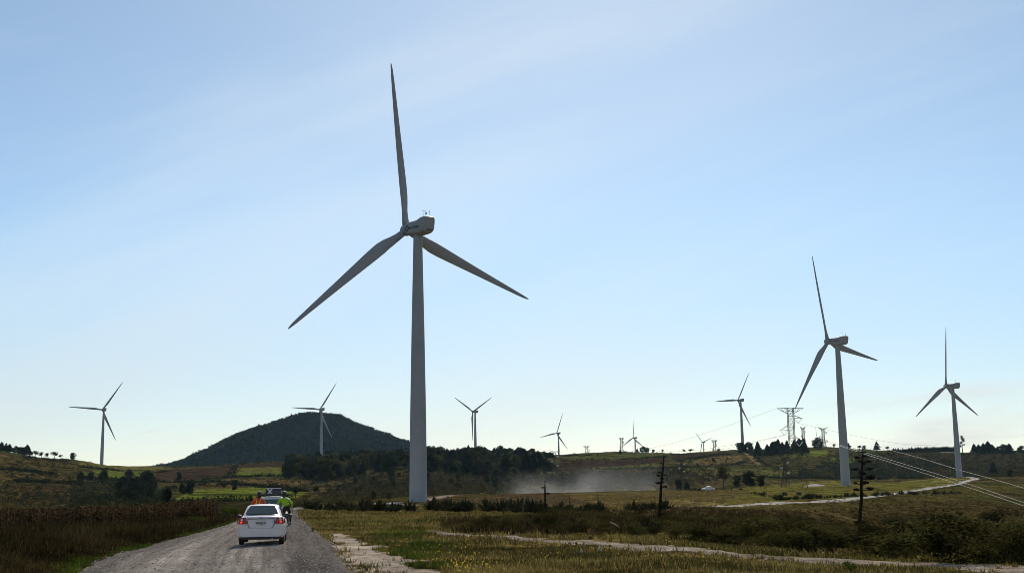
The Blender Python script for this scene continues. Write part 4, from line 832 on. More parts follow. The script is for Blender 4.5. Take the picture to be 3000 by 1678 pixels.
# loose stones on the road
n = 30000; d = 26*(95/26)**(RNG.random(n)**1.1); l = RNG.random(n)*2.1-1.05; xl = np.interp(d, YK, XL); xr = np.interp(d, YK, XR); x = (xl+xr)/2+l*(xr-xl)/2
keep = RNG.random(n) < .35+.65*sm((np.abs(l)-.45)/.4)+.3*(np.abs(l) < .12); x, d = x[keep], d[keep]; n = len(x); z = ground_z(x, d); sz = (.007+.024*RNG.random(n)**4)*(1+d/90)
O = np.array([[1,0,0],[0,1,0],[-1,0,0],[0,-1,0],[0,0,.8],[0,0,-.3]]); a = RNG.random(n)*6.28; st = RNG.random((n,3))*.6+.6
V = O[None]*st[:,None,:]*sz[:,None,None]; ca, sa = np.cos(a)[:,None], np.sin(a)[:,None]; V = np.stack([V[...,0]*ca-V[...,1]*sa, V[...,0]*sa+V[...,1]*ca, V[...,2]], -1)+np.stack([x, d, z], 1)[:,None,:]
Fo = np.array([[0,1,4],[1,2,4],[2,3,4],[3,0,4],[1,0,5],[2,1,5],[3,2,5],[0,3,5]]); Fs_ = (Fo[None]+np.arange(n)[:,None,None]*6).reshape(-1,3)
tag(mobj('loose_gravel', np_mesh('loose_gravel', V.reshape(-1,3), Fs_, M['pebble'], rnd=np.repeat(RNG.random(n), 8))), kind='stuff')
def maize():
    n = 5200; d = 122+RNG.random(n)*48; a0 = atan2(*ray(-90,1550)[:2]); a1 = atan2(*ray(615,1550)[:2]); a = a0+(a1-a0)*RNG.random(n)**.9; a = a+RNG.normal(size=n)*.004; x = np.tan(a)*d; y = d; z = ground_z(x, y)
    h = 1.45+.75*fbm(x, y, 4, 44)+.45*RNG.random(n); V = []; base = np.stack([x,y,z],1); up = np.c_[RNG.normal(size=(n,2))*.06, h]
    s = np.c_[np.full(n,.028), np.zeros((n,2))]; V.append(np.stack([base-s, base+s, base+up+s*.4, base+up-s*.4],1))
    for _ in range(8):
        t_ = (.25+.75*RNG.random(n))[:,None]; b = base+up*t_; aa = RNG.random(n)*2*pi; l = .35+.35*RNG.random(n); dr = np.c_[np.cos(aa)*l, np.sin(aa)*l, -.05-.35*RNG.random(n)]; ww = np.c_[-np.sin(aa)*.045, np.cos(aa)*.045, np.zeros(n)+.03]
        V.append(np.stack([b, b+dr*.45+ww+[0,0,.1], b+dr, b+dr*.45-ww+[0,0,.1]],1))
    V = np.concatenate(V).reshape(-1,3); nf = len(V)//4
    tag(mobj('maize_field', np_mesh('maize_field', V, np.arange(len(V)).reshape(-1,4), M['corn'], rnd=RNG.random(nf)**2.2)), kind='stuff')
maize()

# ------------------------------------------------------------ pylons and cables
def pylon(px, ytop, D, label, vee=True, upswept=False, rz=0., aw=1.):
    r = ray(px, ytop); x, y = r[0]/r[1]*D, D; zt = EYE+r[2]/r[1]*D; g = float(ground_z(x, y)); H_ = zt-g; root = empty('lattice_pylon', (x, y, g), rz); tag(root, label, 'pylon', 'lattice pylons of the power line')
    s = H_/32.; m = MB(); rt = max(.085*s, D*.00011)
    def wd(z): return s*(1.15 if z > .62 else 1.15+(.62-z)*5.2)
    lv = [0,.14,.27,.38,.47,.55,.62,.69,.76,.83,.90,.96,1.]
    for i in range(len(lv)-1):
        a, b = wd(lv[i]), wd(lv[i+1]); za, zb = lv[i]*H_, lv[i+1]*H_
        for sx, sy in ((-1,-1),(1,-1),(1,1),(-1,1)):
            m.tube([(sx*a,sy*a,za),(sx*b,sy*b,zb)], rt*1.3, 4, False)
            tx, ty = -sy, sx
            m.tube([(sx*a,sy*a,za),(tx*b,ty*b,zb)], rt*.7, 4, False); m.tube([(tx*a,ty*a,za),(sx*b,sy*b,zb)], rt*.7, 4, False); m.tube([(sx*b,sy*b,zb),(tx*b,ty*b,zb)], rt*.7, 4, False)
    m.build('lattice_mast', M['pylon'], root)
    tips_ = []
    L5 = 5.4*s*aw
    for sg in (-1, 1):
        q = MB(); zt_ = H_+(1.6*s if upswept else 0); lo_ = H_*(.93)
        for yy in (-.5*s, .5*s):
            q.tube([(sg*1.1*s,yy*2,H_),(sg*L5,0,zt_)], rt, 4, False); q.tube([(sg*1.1*s,yy*2,lo_ if not upswept else H_*.94),(sg*L5,0,zt_)], rt, 4, False)
            for t_ in (.3,.6): q.tube([(sg*(1.1*s+(L5-1.1*s)*t_),yy*2*(1-t_),H_*(1-t_)+zt_*t_),(sg*(1.1*s+(L5-1.1*s)*(t_-.25)),yy*2*(1.2-t_),lo_*(1.25-t_)+zt_*(t_-.25))], rt*.6, 4, False)
        q.build('top_arm', M['pylon'], root); tips_.append(Vector((sg*L5,0,zt_)))
    for sg, z_ in ((1,.87),(-1,.72),(1,.58)):
        q = MB(); zb = H_*z_; L4 = 4.6*s*aw
        for yy in (-1.1*s, 1.1*s):
            q.tube([(sg*1.1*s,yy,zb),(sg*L4,0,zb)], rt, 4, False); q.tube([(sg*1.1*s,yy,zb+H_*.065*(1 if sg < 0 or z_ < .8 else .6)),(sg*L4,0,zb)], rt, 4, False)
        q.build('cross_arm', M['pylon'], root)
        vz = zb-1.9*s; vx = sg*2.9*s*aw; ri = max(.10, D*.00016)
        for xs in (1.5, 4.3): MB().tube([(sg*xs*s*aw,0,zb-.15*s),(vx,0,vz)], ri, 6).build('insulator_string', M['glassins'] if vee else M['pylon'], root)
        tips_.append(Vector((vx,0,vz)))
    mw = Matrix.Translation((x,y,g)) @ Matrix.Rotation(rz,4,'Z')
    return [mw @ t_ for t_ in tips_]
T1 = pylon(2315,1195,450,'large lattice pylon on the right skyline with three uneven arms and V strings')
TA = pylon(1996,1346,720,'dark pylon against the hill showing only three white V shaped strings right of centre', True, True)
TB = pylon(2297,1338,730,'dark pylon against the hill under the large pylon, marked by three white V shapes', True, True)
TC = pylon(1625,1322,760,'pylon at the end of the dark tree row with wide upswept top arms', True, True)
pylon(2352,1253,1750,'pale pylon immediately right of the large pylon', False, True, aw=.6); pylon(2410.5,1254.5,1800,'pale pylon above the round tree left of the second tower', False, True)
pylon(1820.7,1282,2300,'faint pylon touching the left blade of the turbine with the upright blade', False, aw=.5); pylon(1718,1305,2900,'faint small pylon between two little turbines', False, aw=.6); pylon(2092.5,1289,2500,'faint pylon right of the tiniest turbine', False, aw=.55)
def cable(a, b, sag, r, name='power_cable', label=None, group=None):
    a, b = Vector(a), Vector(b); n = 28; pts = [a.lerp(b, i/n)-Vector((0,0,4*sag*(i/n)*(1-i/n))) for i in range(n+1)]; rad = [.00006*hypot(p.x,p.y) for p in pts]
    o = MB().tube(pts, rad, 5).build(name, M['wire'] if r > 0.02 else M['pylon'], None, True); tag(o, label, 'cable', group); return o
def cable_px(pts, label, r, group):
    P_ = []
    for x, y, D in pts:
        q = ray(x, y); P_.append(Vector((q[0]/q[1]*D, D, EYE+q[2]/q[1]*D)))
    out_ = []
    for i in range(len(P_)-1):
        p0 = P_[max(i-1,0)]; p1 = P_[i]; p2 = P_[i+1]; p3 = P_[min(i+2,len(P_)-1)]
        for k_ in range(8):
            t_ = k_/8; out_.append(.5*((2*p1)+(-p0+p2)*t_+(2*p0-5*p1+4*p2-p3)*t_*t_+(-p0+3*p1-3*p2+p3)*t_**3))
    out_.append(P_[-1])
    o = MB().tube(out_, [r]*len(out_) if isinstance(r,float) else [max(.018, r[0]*hypot(p.x,p.y)) for p in out_], 6).build('power_cable', M['wire'], None, True); tag(o, label, 'cable', group)
GC = 'bright cables crossing the right side'
cable_px([(2398,1286,520),(2455,1303.7,430),(2560,1338,330),(2700,1383,250),(2850,1431,205),(3000,1480.7,175),(3200,1546,150)], 'lowest of the two close parallel bright cables running down to the right edge', (.00011,), GC)
cable_px([(2420,1288,520),(2481,1309,430),(2580,1338,330),(2720,1380,250),(2860,1424.5,205),(3000,1471,175),(3200,1536,150)], 'upper of the two close parallel bright cables running down to the right edge', (.00010,), GC)
cable_px([(2560,1300,560),(2593,1313,500),(2700,1342,380),(2811,1376,300),(2900,1400,250),(3000,1428.8,215),(3200,1486,180)], 'single bright cable crossing the foot of the tower by the winding track', (.00010,), GC)
GL = 'thin dark conductors across the sky'
def px3(x, y, D): q = ray(x, y); return (q[0]/q[1]*D, D, EYE+q[2]/q[1]*D)
cable(T1[0], px3(1860,1318,1500), 3, 0, label='highest thin conductor leaving the large pylon to the left', group=GL)
cable(T1[3], px3(1900,1316,1500), 4, 0, label='thin conductor from the left arm string of the large pylon', group=GL)
cable(T1[3]+Vector((.6,0,.3)), px3(1990,1318,1500), 4, 0, label='second thin conductor from the left arm string of the large pylon', group=GL)
cable(T1[2], px3(2750,1300,1500), 4, 0, label='thin conductor leaving the large pylon to the right', group=GL)
cable(TC[2], TA[2], 3, 0, label='upper thin conductor between the two dark hill pylons', group=GL); cable(TC[4], TA[4], 3, 0, label='lower thin conductor between the two dark hill pylons', group=GL)

# ------------------------------------------------------------ vehicles
def mir(half): return half+[(-x, z) for x, z in half[::-1] if x > 1e-6]
def hull(st, name, m, parent, smooth=True):
    rings = [[(x, y, z) for x, z in mir(h)] for y, h in st]; return MB().loft(rings).build(name, m, parent, smooth)
def quadpanel(name, pts, m, parent, th=.02, n=(0,-1,0)):
    v = [Vector(p) for p in pts]; nn_ = Vector(n)*th; q = MB(); k = len(v)
    q.add([p+nn_ for p in v]+[p for p in v], [tuple(range(k)), tuple(range(2*k-1, k-1, -1))]+[(i, i+k, (i+1) % k+k, (i+1) % k) for i in range(k)]); return q.build(name, m, parent)
def wheel(parent, x, y, r=.29, w_=.19):
    t_ = MB().disc((x,y,r), r, 'x', w_, 24).build('wheel', M['rubber'], parent, True); MB().disc((x+math.copysign(w_/2+.002,x),y,r), r*.62, 'x', .03, 16).build('rim', M['rim'], t_, True)
def sedan(loc, rz):
    c = empty('white_sedan', loc, rz); tag(c, 'white four door sedan driving away on the gravel road with lit red tail lamps', 'car')
    W = .855
    def sec(w_, zb, zs, zt, crown=.03): return [(0,zb),(w_*.80,zb),(w_*.95,zb+.06),(w_,zb+.22),(w_*1.0,(zb+zs)/2+.08),(w_*.985,zs-.06),(w_*.93,zs),(w_*.80,zt),(w_*.4,zt+crown*.8),(0,zt+crown)]
    st = [(0.0,sec(.74,.34,.86,.93)),(.06,sec(.80,.28,.92,1.00)),(.18,sec(.835,.26,.97,1.035)),(.6,sec(W,.24,.98,1.045)),(1.2,sec(W,.22,.97,1.03)),(2.6,sec(W,.22,.94,.98)),(3.3,sec(.85,.22,.90,.95)),(3.9,sec(.82,.24,.78,.84)),(4.2,sec(.74,.28,.66,.70)),(4.31,sec(.62,.34,.54,.58))]
    body = hull(st, 'body', M['white'], c)
    def cab(wb, wt, zt): return [(0,.97),(wb,.97),(wb*.99,1.02),((wb+wt)/2+.01,(1.0+zt)/2+.02),(wt+.02,zt-.04),(wt-.07,zt),(wt*.5,zt+.018),(0,zt+.022)]
    hull([(.50,cab(.70,.66,1.04)),(.62,cab(.715,.63,1.10)),(.92,cab(.73,.585,1.30)),(1.18,cab(.735,.565,1.415)),(1.45,cab(.735,.56,1.45)),(2.1,cab(.735,.56,1.455)),(2.5,cab(.73,.55,1.41)),(3.2,cab(.70,.55,1.02))], 'roof', M['white'], c)
    # rear screen follows the sloped back of the roof
    g = [(-.60,.60,1.075),(.60,.60,1.075),(.56,.80,1.20),(.45,1.09,1.375),(-.45,1.09,1.375),(-.56,.80,1.20)]
    def off(p): return (p[0], p[1]-.075, p[2]+.035)
    rw = quadpanel('rear_window', [off(p) for p in g], M['glass'], c, .02, (0,-.8,.6))
    for x_ in (-.3,.3): MB().box((x_,1.35,1.16),(.28,.08,.22), 0, .8).build('head_rest', M['black'], c, bevel=.03)
    for sg in (-1,1):
        o = quadpanel('side_window', [(sg*.742,1.2,1.02),(sg*.738,2.9,1.02),(sg*.60,2.45,1.37),(sg*.60,1.35,1.38)][::sg], M['glass'], c, .015, (sg,0,0))
        lampv = [(sg*.845,.075,1.0),(sg*.60,.0,1.0),(sg*.52,-.015,.775),(sg*.815,.02,.765),(sg*.862,.2,.80)]
        tl = quadpanel('tail_lamp', [(sg*.80,-.005,1.0),(sg*.56,-.02,1.005),(sg*.50,-.035,.775),(sg*.82,-.02,.765)][::sg], M['red'], c, .03, (0,-1,0))
        quadpanel('tail_lamp_side', [(sg*.83,.0,.97),(sg*.82,-.02,.77),(sg*.875,.25,.80),(sg*.86,.25,.95)][::sg], M['red'], tl, .012, (sg,0,0))
        MB().disc((sg*.72,-.055,.835), .045, 'y', .02).build('bulb', M['redlit'], tl, True); MB().disc((sg*.70,-.054,.925), .045, 'y', .02).build('reversing_lens', M['chrome'], tl, True)
        mr = MB().tube([(sg*.84,2.75,.99),(sg*.92,2.74,1.0),(sg*.99,2.73,1.01),(sg*1.06,2.74,1.01)], [.03,.055,.085,.06], 8).build('wing_mirror', M['black'], c, True)
        MB().box((sg*.88,2.0,.62),(.012,1.9,.05)).build('side_moulding', M['black'], c); MB().box((sg*.862,2.15,.86),(.03,.14,.03)).build('door_handle', M['white'], c)
        for y_ in (.78, 3.3): wheel(c, sg*.74, y_)
    MB().box((0,-.045,.955),(1.02,.03,.028)).build('boot_strip', M['black'], c)
    # boot lid seam
    q = MB(); s_ = [(-.50,-.02,.90),(-.47,-.03,.72),(-.38,-.035,.585),(.38,-.035,.585),(.47,-.03,.72),(.50,-.02,.90)]; q.tube([(p[0],-.012,p[2]) for p in s_], .011, 5).build('boot_lid_seam', M['black'], c)
    hull([(-.055,[(0,.30),(.66,.30),(.74,.36),(.75,.55),(.70,.60),(0,.60)]),(.25,[(0,.26),(.78,.26),(.865,.34),(.868,.58),(.80,.62),(0,.62)])], 'rear_bumper', M['white'], c)
    hull([(-.03,[(0,.205),(.62,.215),(.70,.30),(0,.30)]),(.2,[(0,.19),(.7,.2),(.78,.30),(0,.30)])], 'bumper_skirt', M['black'], c)
    pl = MB().box((0,-.032,.80),(.31,.02,.155)).build('number_plate', M['plate'], c); text_mesh('MXB-95-71', .078, M['black'], 'plate_number', pl, (0,-.046,.80), (pi/2,0,0), .002); text_mesh('MEXICO', .03, M['black'], 'plate_state', pl, (0,-.046,.745), (pi/2,0,0))
    q = MB(); q.box((0,-.035,.985),(.13,.02,.018)); q.box((0,-.036,.985),(.045,.022,.034)); q.build('badge', M['rim'], c)
    text_mesh('AVEO', .05, M['rim'], 'badge_lettering', c, (-.38,-.045,.985), (pi/2,0,0), .001, 1.3)
    MB().tube([(.42,-.04,.22),(.42,.2,.22)], .028, 8).build('exhaust_pipe', M['rim'], c)
    MB().box((0,2.0,.21),(1.35,3.4,.04)).build('floor_pan', M['black'], c)
    return c
def heading(px, d): r = ray(px, 1500); return atan2(-r[0], r[1])
def at_flat(px, D): r = ray(px, 1500); return np.array([r[0]/r[1]*D, D, 0.])
RH = atan2(-((XL[4]+XR[4])-(XL[2]+XR[2]))/2, YK[4]-YK[2])
sedan(tuple(at_flat(765.5, 45.8)), RH-radians(1.2))
def van(loc, rz):
    c = empty('white_van', loc, rz); tag(c, 'white support van ahead of the car with a dark lettered sign box on its roof', 'van')
    def sec(w_, zb, zs): return [(0,zb),(w_*.85,zb),(w_*.97,zb+.08),(w_,zb+.3),(w_,zs-.1),(w_*.985,zs),(w_*.9,zs+.02),(0,zs+.02)]
    hull([(0,sec(.80,.32,1.04)),(.1,sec(.84,.28,1.06)),(2.6,sec(.85,.26,1.04)),(3.5,sec(.84,.26,.98)),(3.95,sec(.76,.3,.72))], 'body', M['white'], c)
    def cab(wb, wt, zt): return [(0,1.0),(wb,1.0),(wb,1.08),((wb+wt)/2+.02,(1.1+zt)/2),(wt+.02,zt-.06),(wt-.06,zt),(0,zt+.02)]
    hull([(.06,cab(.80,.70,1.62)),(.22,cab(.81,.70,1.72)),(1.2,cab(.81,.70,1.76)),(2.3,cab(.80,.69,1.70)),(3.1,cab(.76,.62,1.1))], 'roof', M['white'], c)
    quadpanel('rear_window', [(-.68,.03,1.10),(.68,.03,1.10),(.60,.075,1.60),(-.60,.075,1.60)], M['glass'], c, .02, (0,-1,0))
    for sg in (-1,1):
        quadpanel('side_window', [(sg*.825,.4,1.08),(sg*.825,2.7,1.08),(sg*.73,2.4,1.60),(sg*.73,.45,1.60)][::sg], M['glass'], c, .015, (sg,0,0))
        quadpanel('tail_lamp', [(sg*.80,-.01,1.02),(sg*.66,-.02,1.02),(sg*.66,-.02,.72),(sg*.80,-.01,.72)][::sg], M['red'], c, .02, (0,-1,0))
        MB().box((sg*.862,1.6,.72),(.012,3.0,.06)).build('orange_stripe', M['trim'], c)
        MB().tube([(sg*.82,2.55,1.05),(sg*.94,2.53,1.07),(sg*1.02,2.52,1.08)], [.03,.08,.07], 8).build('wing_mirror', M['black'], c, True)
        for y_ in (.7,3.1): wheel(c, sg*.74, y_, .3)
        q = MB(); q.tube([(sg*.6,.3,1.83),(sg*.6,2.3,1.83)], .025, 6); q.build('roof_rail', M['black'], c)
    MB().box((0,.35,1.845),(1.42,.1,.09)).build('roof_bar', M['black'], c); MB().box((0,1.9,1.845),(1.42,.08,.05)).build('roof_bar', M['black'], c)
    MB().box((0,-.06,.42),(1.62,.16,.26)).build('rear_bumper', M['black'], c, bevel=.03); MB().box((0,-.02,.80),(.32,.02,.15)).build('number_plate', M['plate'], c)
    MB().box((0,1.9,.24),(1.4,3.3,.04)).build('floor_pan', M['black'], c)
    s = MB().loft([[(-.44,.55,1.90),(.62,.55,1.90),(.62,.8,1.90),(-.44,.8,1.90)],[(-.36,.6,2.27),(.56,.6,2.27),(.56,.75,2.27),(-.36,.75,2.27)]]).build('roof_sign', M['sign'], c, bevel=.02)
    MB().box((.10,.675,2.29),(.98,.2,.03)).build('sign_rim', M['signtext'], s)
    text_mesh('X', .40, M['signtext'], 'sign_letter', s, (-.13,.545,2.07), (radians(98)-pi*0,0,0), .022); text_mesh('PLORA', .17, M['signtext2'], 'sign_word', s, (.30,.545,2.07), (radians(98),0,0), .004, 1.1)
    quadpanel('window_sticker', [(-.22,.0,1.15),(-.07,.0,1.15),(-.08,.02,1.38),(-.2,.02,1.38)], M['boxw'], c, .012, (0,-1,0))
    return c
van(tuple(at_flat(795, 79)), RH)
def skinned(name, J, E_, root, m, parent, sub=1):
    keys = list(J); me = bpy.data.meshes.new(name); me.from_pydata([J[k][0] for k in keys], [(keys.index(a), keys.index(b)) for a, b in E_], []); me.materials.append(m)
    o = mobj(name, me, parent); md = o.modifiers.new('skin', 'SKIN'); md.use_smooth_shade = True
    if not me.skin_vertices: me.attributes.new('skin_vertices_dummy','FLOAT','POINT')
    for i, k_ in enumerate(keys):
        r = J[k_][1]; me.skin_vertices[0].data[i].radius = (r, r) if not isinstance(r, tuple) else r; me.skin_vertices[0].data[i].use_root = (k_ == root)
    s = o.modifiers.new('sub', 'SUBSURF'); s.levels = sub; s.render_levels = sub; return o
def rider(loc, rz, jacket, label, lean=0., strap=None, armpose=0):
    c = empty('person', loc, rz); tag(c, label, 'person')
    L = lean; pel = 1.18
    J = {'pel':((0,0,pel),.145),'waist':((L*.3,.03,pel+.16),.13),'chest':((L*.7,.08,pel+.38),.16),'neck':((L,.12,pel+.56),.055),'head':((L+.02,.15,pel+.66),.085),'crown':((L+.02,.15,pel+.76),.07)}
    E_ = [('pel','waist'),('waist','chest'),('chest','neck'),('neck','head'),('head','crown')]
    for sg, n in ((-1,'l'),(1,'r')):
        J['hip'+n] = ((sg*.10,0,pel-.06),.10); J['kn'+n] = ((sg*.19,.16,pel-.42),.07); J['an'+n] = ((sg*.19,-.02,pel-.80),.045); J['to'+n] = ((sg*.20,.14,pel-.85),.04)
        E_ += [('pel','hip'+n),('hip'+n,'kn'+n),('kn'+n,'an'+n),('an'+n,'to'+n)]
    body = skinned('body', J, E_, 'pel', M['cloth'], c)
    JJ = {'w':((L*.2,.02,pel+.08),.165),'m':((L*.4,.04,pel+.24),.16),'c':((L*.75,.09,pel+.42),.19),'n':((L*.95,.115,pel+.52),.085)}; EE = [('w','m'),('m','c'),('c','n')]
    for sg, n in ((-1,'l'),(1,'r')):
        JJ['s'+n] = ((L*.75+sg*.19,.09,pel+.44),.085)
        if armpose and sg == 1: el, ha = (L*.75+.40,.10,pel+.22), (L*.75+.36,.42,pel+.02)
        elif armpose: el, ha = (L*.75-.34,.16,pel+.22), (L*.75-.42,.40,pel+.02)
        else: el, ha = (L*.75+sg*.34,.16,pel+.20), (L*.75+sg*.30,.48,pel+.02)
        JJ['e'+n] = (el,.065); JJ['h'+n] = (ha,.045); EE += [('c','s'+n),('s'+n,'e'+n),('e'+n,'h'+n)]
        hd = MB(); hd.tube([ha, (ha[0],ha[1]+.05,ha[2]-.01), (ha[0],ha[1]+.10,ha[2]-.02)], [.035,.045,.03], 8)
        for f_ in range(4): hd.tube([(ha[0]-.035+.023*f_,ha[1]+.09,ha[2]-.0),(ha[0]-.035+.023*f_,ha[1]+.14,ha[2]-.02),(ha[0]-.035+.023*f_,ha[1]+.14,ha[2]-.05)], [.011,.010,.008], 6)
        hd.tube([(ha[0]-sg*.04,ha[1]+.04,ha[2]),(ha[0]-sg*.06,ha[1]+.08,ha[2]-.02),(ha[0]-sg*.05,ha[1]+.11,ha[2]-.03)], [.012,.011,.009], 6)
        hd.build('glove', M['cloth'], c, True)
    skinned('jacket', JJ, EE, 'm', M[jacket], c)
    h = MB(); rings = []
    for i in range(9):
        t_ = i/8; a = -pi*.38+t_*pi*.88; rr = .145*cos(a)*1.0+.002; rings.append([(L+.02+rr*cos(2*pi*k/18)*.95,.16+rr*1.15*sin(2*pi*k/18),pel+.71+.155*sin(a)) for k in range(18)])
    h.loft(rings); hm = h.build('helmet', M['helmet'], c, True)
    v = MB(); v.tube([(L+.02+.14*cos(a),.16+.165*sin(a),pel+.72) for a in np.linspace(.5, 2.64, 9)], .03, 6); v.build('visor', M['glass'], hm, True)
    MB().tube([(L+.02+.125*cos(a),.16,pel+.72+.15*sin(a)) for a in np.linspace(.2,1.4,7)], .016, 5).build('helmet_stripe', M['trim'] if jacket == 'orange' else M['skin'], hm, True)
    if strap:
        for sg in (-1,1): MB().tube([(L*.3+sg*.13,-.10,pel+.10),(L*.6+sg*.07,-.095,pel+.3),(L*.8+sg*.12,-.04,pel+.49)], .022, 5).build('strap', M['yellow'], c)
    if jacket == 'hiviz': MB().tube([(L*.8+.05,-.06,pel+.50),(L*.8+.15,-.02,pel+.49),(L*.8+.25,.02,pel+.42)], .03, 6).build('shoulder_patch', M['signtext'], c, True)
    return c
def motorcycle(loc, rz, label):
    c = empty('motorcycle', loc, rz); tag(c, label, 'motorcycle', 'motorcycles riding beside the van')
    for y_ in (0,1.35):
        t_ = MB().disc((0,y_,.30), .30, 'x', .13, 24).build('wheel', M['rubber'], c, True); MB().disc((0,y_,.30), .19, 'x', .06, 18).build('rim', M['rim'], t_, True)
    q = MB(); q.tube([(.09,0,.3),(.09,.55,.42)], .025, 6); q.tube([(-.09,0,.3),(-.09,.55,.42)], .025, 6); q.build('swing_arm', M['rim'], c)
    MB().loft([[(-.06,-.25,.78),(.06,-.25,.78),(.05,-.25,.86),(-.05,-.25,.86)],[(-.13,.05,.70),(.13,.05,.70),(.12,.05,.84),(-.12,.05,.84)],[(-.16,.5,.50),(.16,.5,.50),(.14,.5,.84),(-.14,.5,.84)],[(-.18,.9,.55),(.18,.9,.55),(.15,.9,1.02),(-.15,.9,1.02)],[(-.12,1.15,.7),(.12,1.15,.7),(.1,1.15,1.0),(-.1,1.15,1.0)]]).build('fairing', M['bodymc'], c, True, bevel=.02)
    MB().box((0,.22,.87),(.26,.62,.07)).build('seat', M['black'], c, bevel=.03); MB().box((0,.75,.40),(.30,.42,.34)).build('engine', M['rim'], c, bevel=.04)
    MB().tube([(0,-.33,.72),(0,-.29,.72)], .125, 16).build('tail_light', M['black'], c, True); MB().loft([[(-.09,-.34,.62),(.09,-.34,.62),(.09,-.30,.62),(-.09,-.30,.62)],[(-.10,-.22,.80),(.10,-.22,.80),(.10,-.18,.80),(-.10,-.18,.80)]]).build('mudguard', M['black'], c)
    MB().tube([(.17,.5,.30),(.19,.1,.36),(.19,-.22,.46)], [.03,.05,.055], 10).build('exhaust_pipe', M['rim'], c, True)
    MB().tube([(-.38,1.0,1.10),(-.2,1.05,1.08),(0,1.08,1.05),(.2,1.05,1.08),(.38,1.0,1.10)], .018, 6).build('handlebar', M['rim'], c, True)
    for sg in (-1,1):
        MB().tube([(sg*.32,1.03,1.10),(sg*.42,1.02,1.26),(sg*.48,1.02,1.28)], .012, 5).build('mirror_stem', M['black'], c); MB().disc((sg*.50,1.02,1.29), .065, 'y', .03).build('mirror', M['black'], c, True); MB().tube([(sg*.08,1.33,.30),(sg*.08,1.1,.95)], .028, 6).build('fork', M['rim'], c); MB().box((sg*.24,.42,.36),(.12,.06,.03)).build('foot_peg', M['rim'], c)
    return c
pr = at_flat(837.5, 62.5); motorcycle(tuple(pr), RH, 'motorcycle rear with a narrow black tyre, ridden by the person in lime green'); rider((pr[0]-.02, pr[1]+.32, .0), RH, 'hiviz', 'person in bright lime green jacket and black helmet standing on a motorcycle', -.16, None, 1)
pl_ = at_flat(751, 62.0); motorcycle(tuple(pl_), RH, 'motorcycle mostly hidden behind the white car, ridden by the person in orange'); rider((pl_[0]-.05, pl_[1]+.30, .0), RH, 'orange', 'person in an orange jacket with yellow straps, seen over the car', .10, True, 0)
# pale parked vehicle on the far plateau
p = hit(2075, 1437.5, 200, 560); c = empty('parked_car', tuple(p), radians(82)); tag(c, 'tiny white parked car with a glinting windscreen at the far edge of the plateau', 'car')
def sec(w_, zb, zs): return [(0,zb),(w_*.9,zb),(w_,zb+.2),(w_,zs-.05),(w_*.9,zs),(0,zs+.02)]
hull([(-2.0,sec(.7,.3,.8)),(-1.7,sec(.84,.25,.95)),(1.0,sec(.85,.25,.95)),(1.9,sec(.8,.3,.8)),(2.1,sec(.7,.35,.65))], 'body', M['white'], c); hull([(-1.3,sec(.72,.9,1.0)),(-.9,sec(.66,.9,1.4)),(.3,sec(.66,.9,1.42)),(1.1,sec(.72,.9,1.0))], 'roof', M['white'], c)
quadpanel('windscreen', [(-.6,1.05,1.02),(.6,1.05,1.02),(.5,.4,1.40),(-.5,.4,1.40)], M['glass'], c, .03, (0,.5,.8))
for sg in (-1,1):
    for y_ in (-1.2,1.3): wheel(c, sg*.76, y_)
for px, yb, s_, lab in ((2299,1451,1.1,'left of two small weathered boxes on the meadow'),(2341,1450,1.1,'right of two small weathered boxes on the meadow')):
    p = hit(px, yb); c = empty('wooden_box', tuple(p)); tag(c, lab, 'box', 'small boxes on the meadow'); MB().box((0,0,.4),(1.1,.9,.85)).build('crate', M['wood'], c, bevel=.02); MB().box((0,0,.87),(1.2,1.0,.12)).build('lid', M['boxw'], c, bevel=.02)
p = at_flat(858, 149); o = MB().tube([(-.25,0,.02),(-.12,0,.12),(.1,.02,.13),(.28,0,.03)], [.05,.12,.13,.05], 8).build('stone', M['stone'], None, True); o.location = p; tag(o, 'small pale orange stone lying on the gravel road ahead', 'stone')
for px, py, s_ in ((1757,1615,.12),(1703,1619,.09)):
    p = hit(px, py); o = MB().tube([(-s_*.5,0,0),(0,0,s_),(s_*.5,0,0)], [s_*.3,s_*.5,s_*.3], 7).build('stone', M['boxw'], None, True); o.location = p; tag(o, 'small white stone in the dry grass, '+('right one' if px > 1730 else 'left one')+' of two near the path', 'stone')

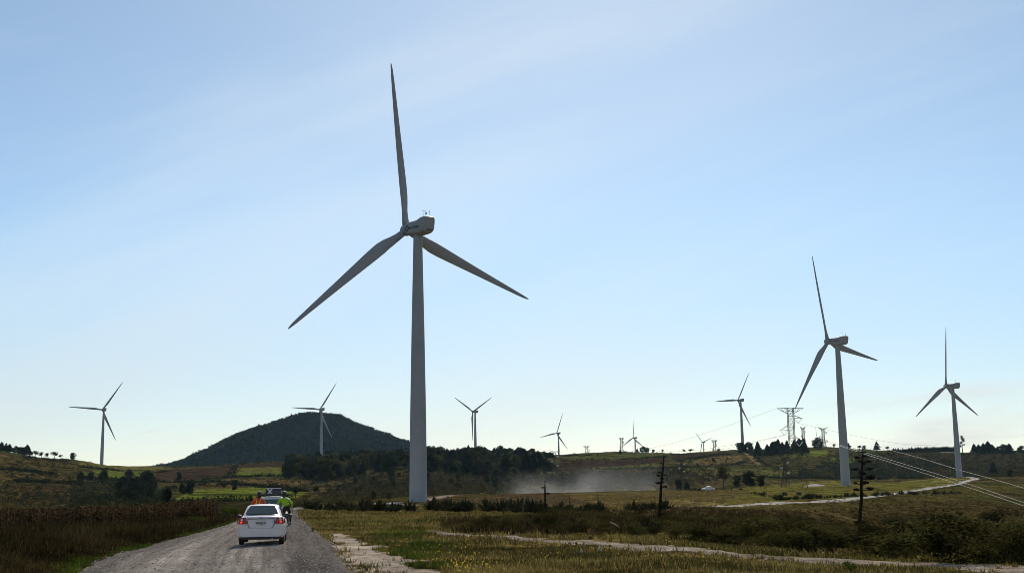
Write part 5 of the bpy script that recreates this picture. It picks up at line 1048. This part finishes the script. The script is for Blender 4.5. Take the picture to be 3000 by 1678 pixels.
# ------------------------------------------------------------ dust and haze
def volume_box(name, lo, hi, dens, col, aniso, hetero=False):
    o = MB().box([(a+b)/2 for a, b in zip(lo, hi)], [b-a for a, b in zip(lo, hi)]).build(name, None, None) if False else None
    m = bpy.data.materials.new(name); m.use_nodes = True; t = m.node_tree; t.nodes.clear(); oo = t.nodes.new('ShaderNodeOutputMaterial'); v = t.nodes.new('ShaderNodeVolumePrincipled')
    v.inputs['Color'].default_value = (*col,1); v.inputs['Density'].default_value = dens; v.inputs['Anisotropy'].default_value = aniso; t.links.new(v.outputs[0], oo.inputs['Volume'])
    if hetero:
        tc_ = t.nodes.new('ShaderNodeTexCoord'); n = t.nodes.new('ShaderNodeTexNoise'); n.inputs['Scale'].default_value = .045; n.inputs['Detail'].default_value = 3; t.links.new(tc_.outputs['Object'], n.inputs['Vector'])
        r = t.nodes.new('ShaderNodeMapRange'); r.inputs[1].default_value = .46; r.inputs[2].default_value = .68; r.inputs[3].default_value = 0; r.inputs[4].default_value = dens; t.links.new(n.outputs['Fac'], r.inputs[0])
        g = t.nodes.new('ShaderNodeSeparateXYZ'); t.links.new(tc_.outputs['Object'], g.inputs[0]); r2 = t.nodes.new('ShaderNodeMapRange'); r2.inputs[1].default_value = -7; r2.inputs[2].default_value = 9.5; r2.interpolation_type = 'SMOOTHSTEP'; r2.inputs[3].default_value = 1; r2.inputs[4].default_value = 0; t.links.new(g.outputs[2], r2.inputs[0])
        rx = t.nodes.new('ShaderNodeMath'); rx.operation = 'ABSOLUTE'; t.links.new(g.outputs[0], rx.inputs[0]); r3 = t.nodes.new('ShaderNodeMapRange'); r3.inputs[1].default_value = 6; r3.inputs[2].default_value = 43; r3.interpolation_type = 'SMOOTHSTEP'; r3.inputs[3].default_value = 1; r3.inputs[4].default_value = 0; t.links.new(rx.outputs[0], r3.inputs[0])
        mm = t.nodes.new('ShaderNodeMath'); mm.operation = 'MULTIPLY'; t.links.new(r.outputs[0], mm.inputs[0]); t.links.new(r2.outputs[0], mm.inputs[1])
        m3 = t.nodes.new('ShaderNodeMath'); m3.operation = 'MULTIPLY'; t.links.new(mm.outputs[0], m3.inputs[0]); t.links.new(r3.outputs[0], m3.inputs[1]); t.links.new(m3.outputs[0], v.inputs['Density'])
    ctr = Vector([(a+b)/2 for a, b in zip(lo, hi)]); q = MB().box((0,0,0), [b-a for a, b in zip(lo, hi)]).build(name, m); q.location = ctr; tag(q, kind='stuff'); return q
dc = ray(1700, 1430)*560
volume_box('dust_cloud', (dc[0]-44, dc[1]-60, -8), (dc[0]+44, dc[1]+60, 18), .0095, (.80,.82,.86), .4, True)
volume_box('haze', (-4600,-60,-14), (4600,6200,235), 1.6e-5, (.45,.75,1.0), .3)
print('objects', len(bpy.data.objects))
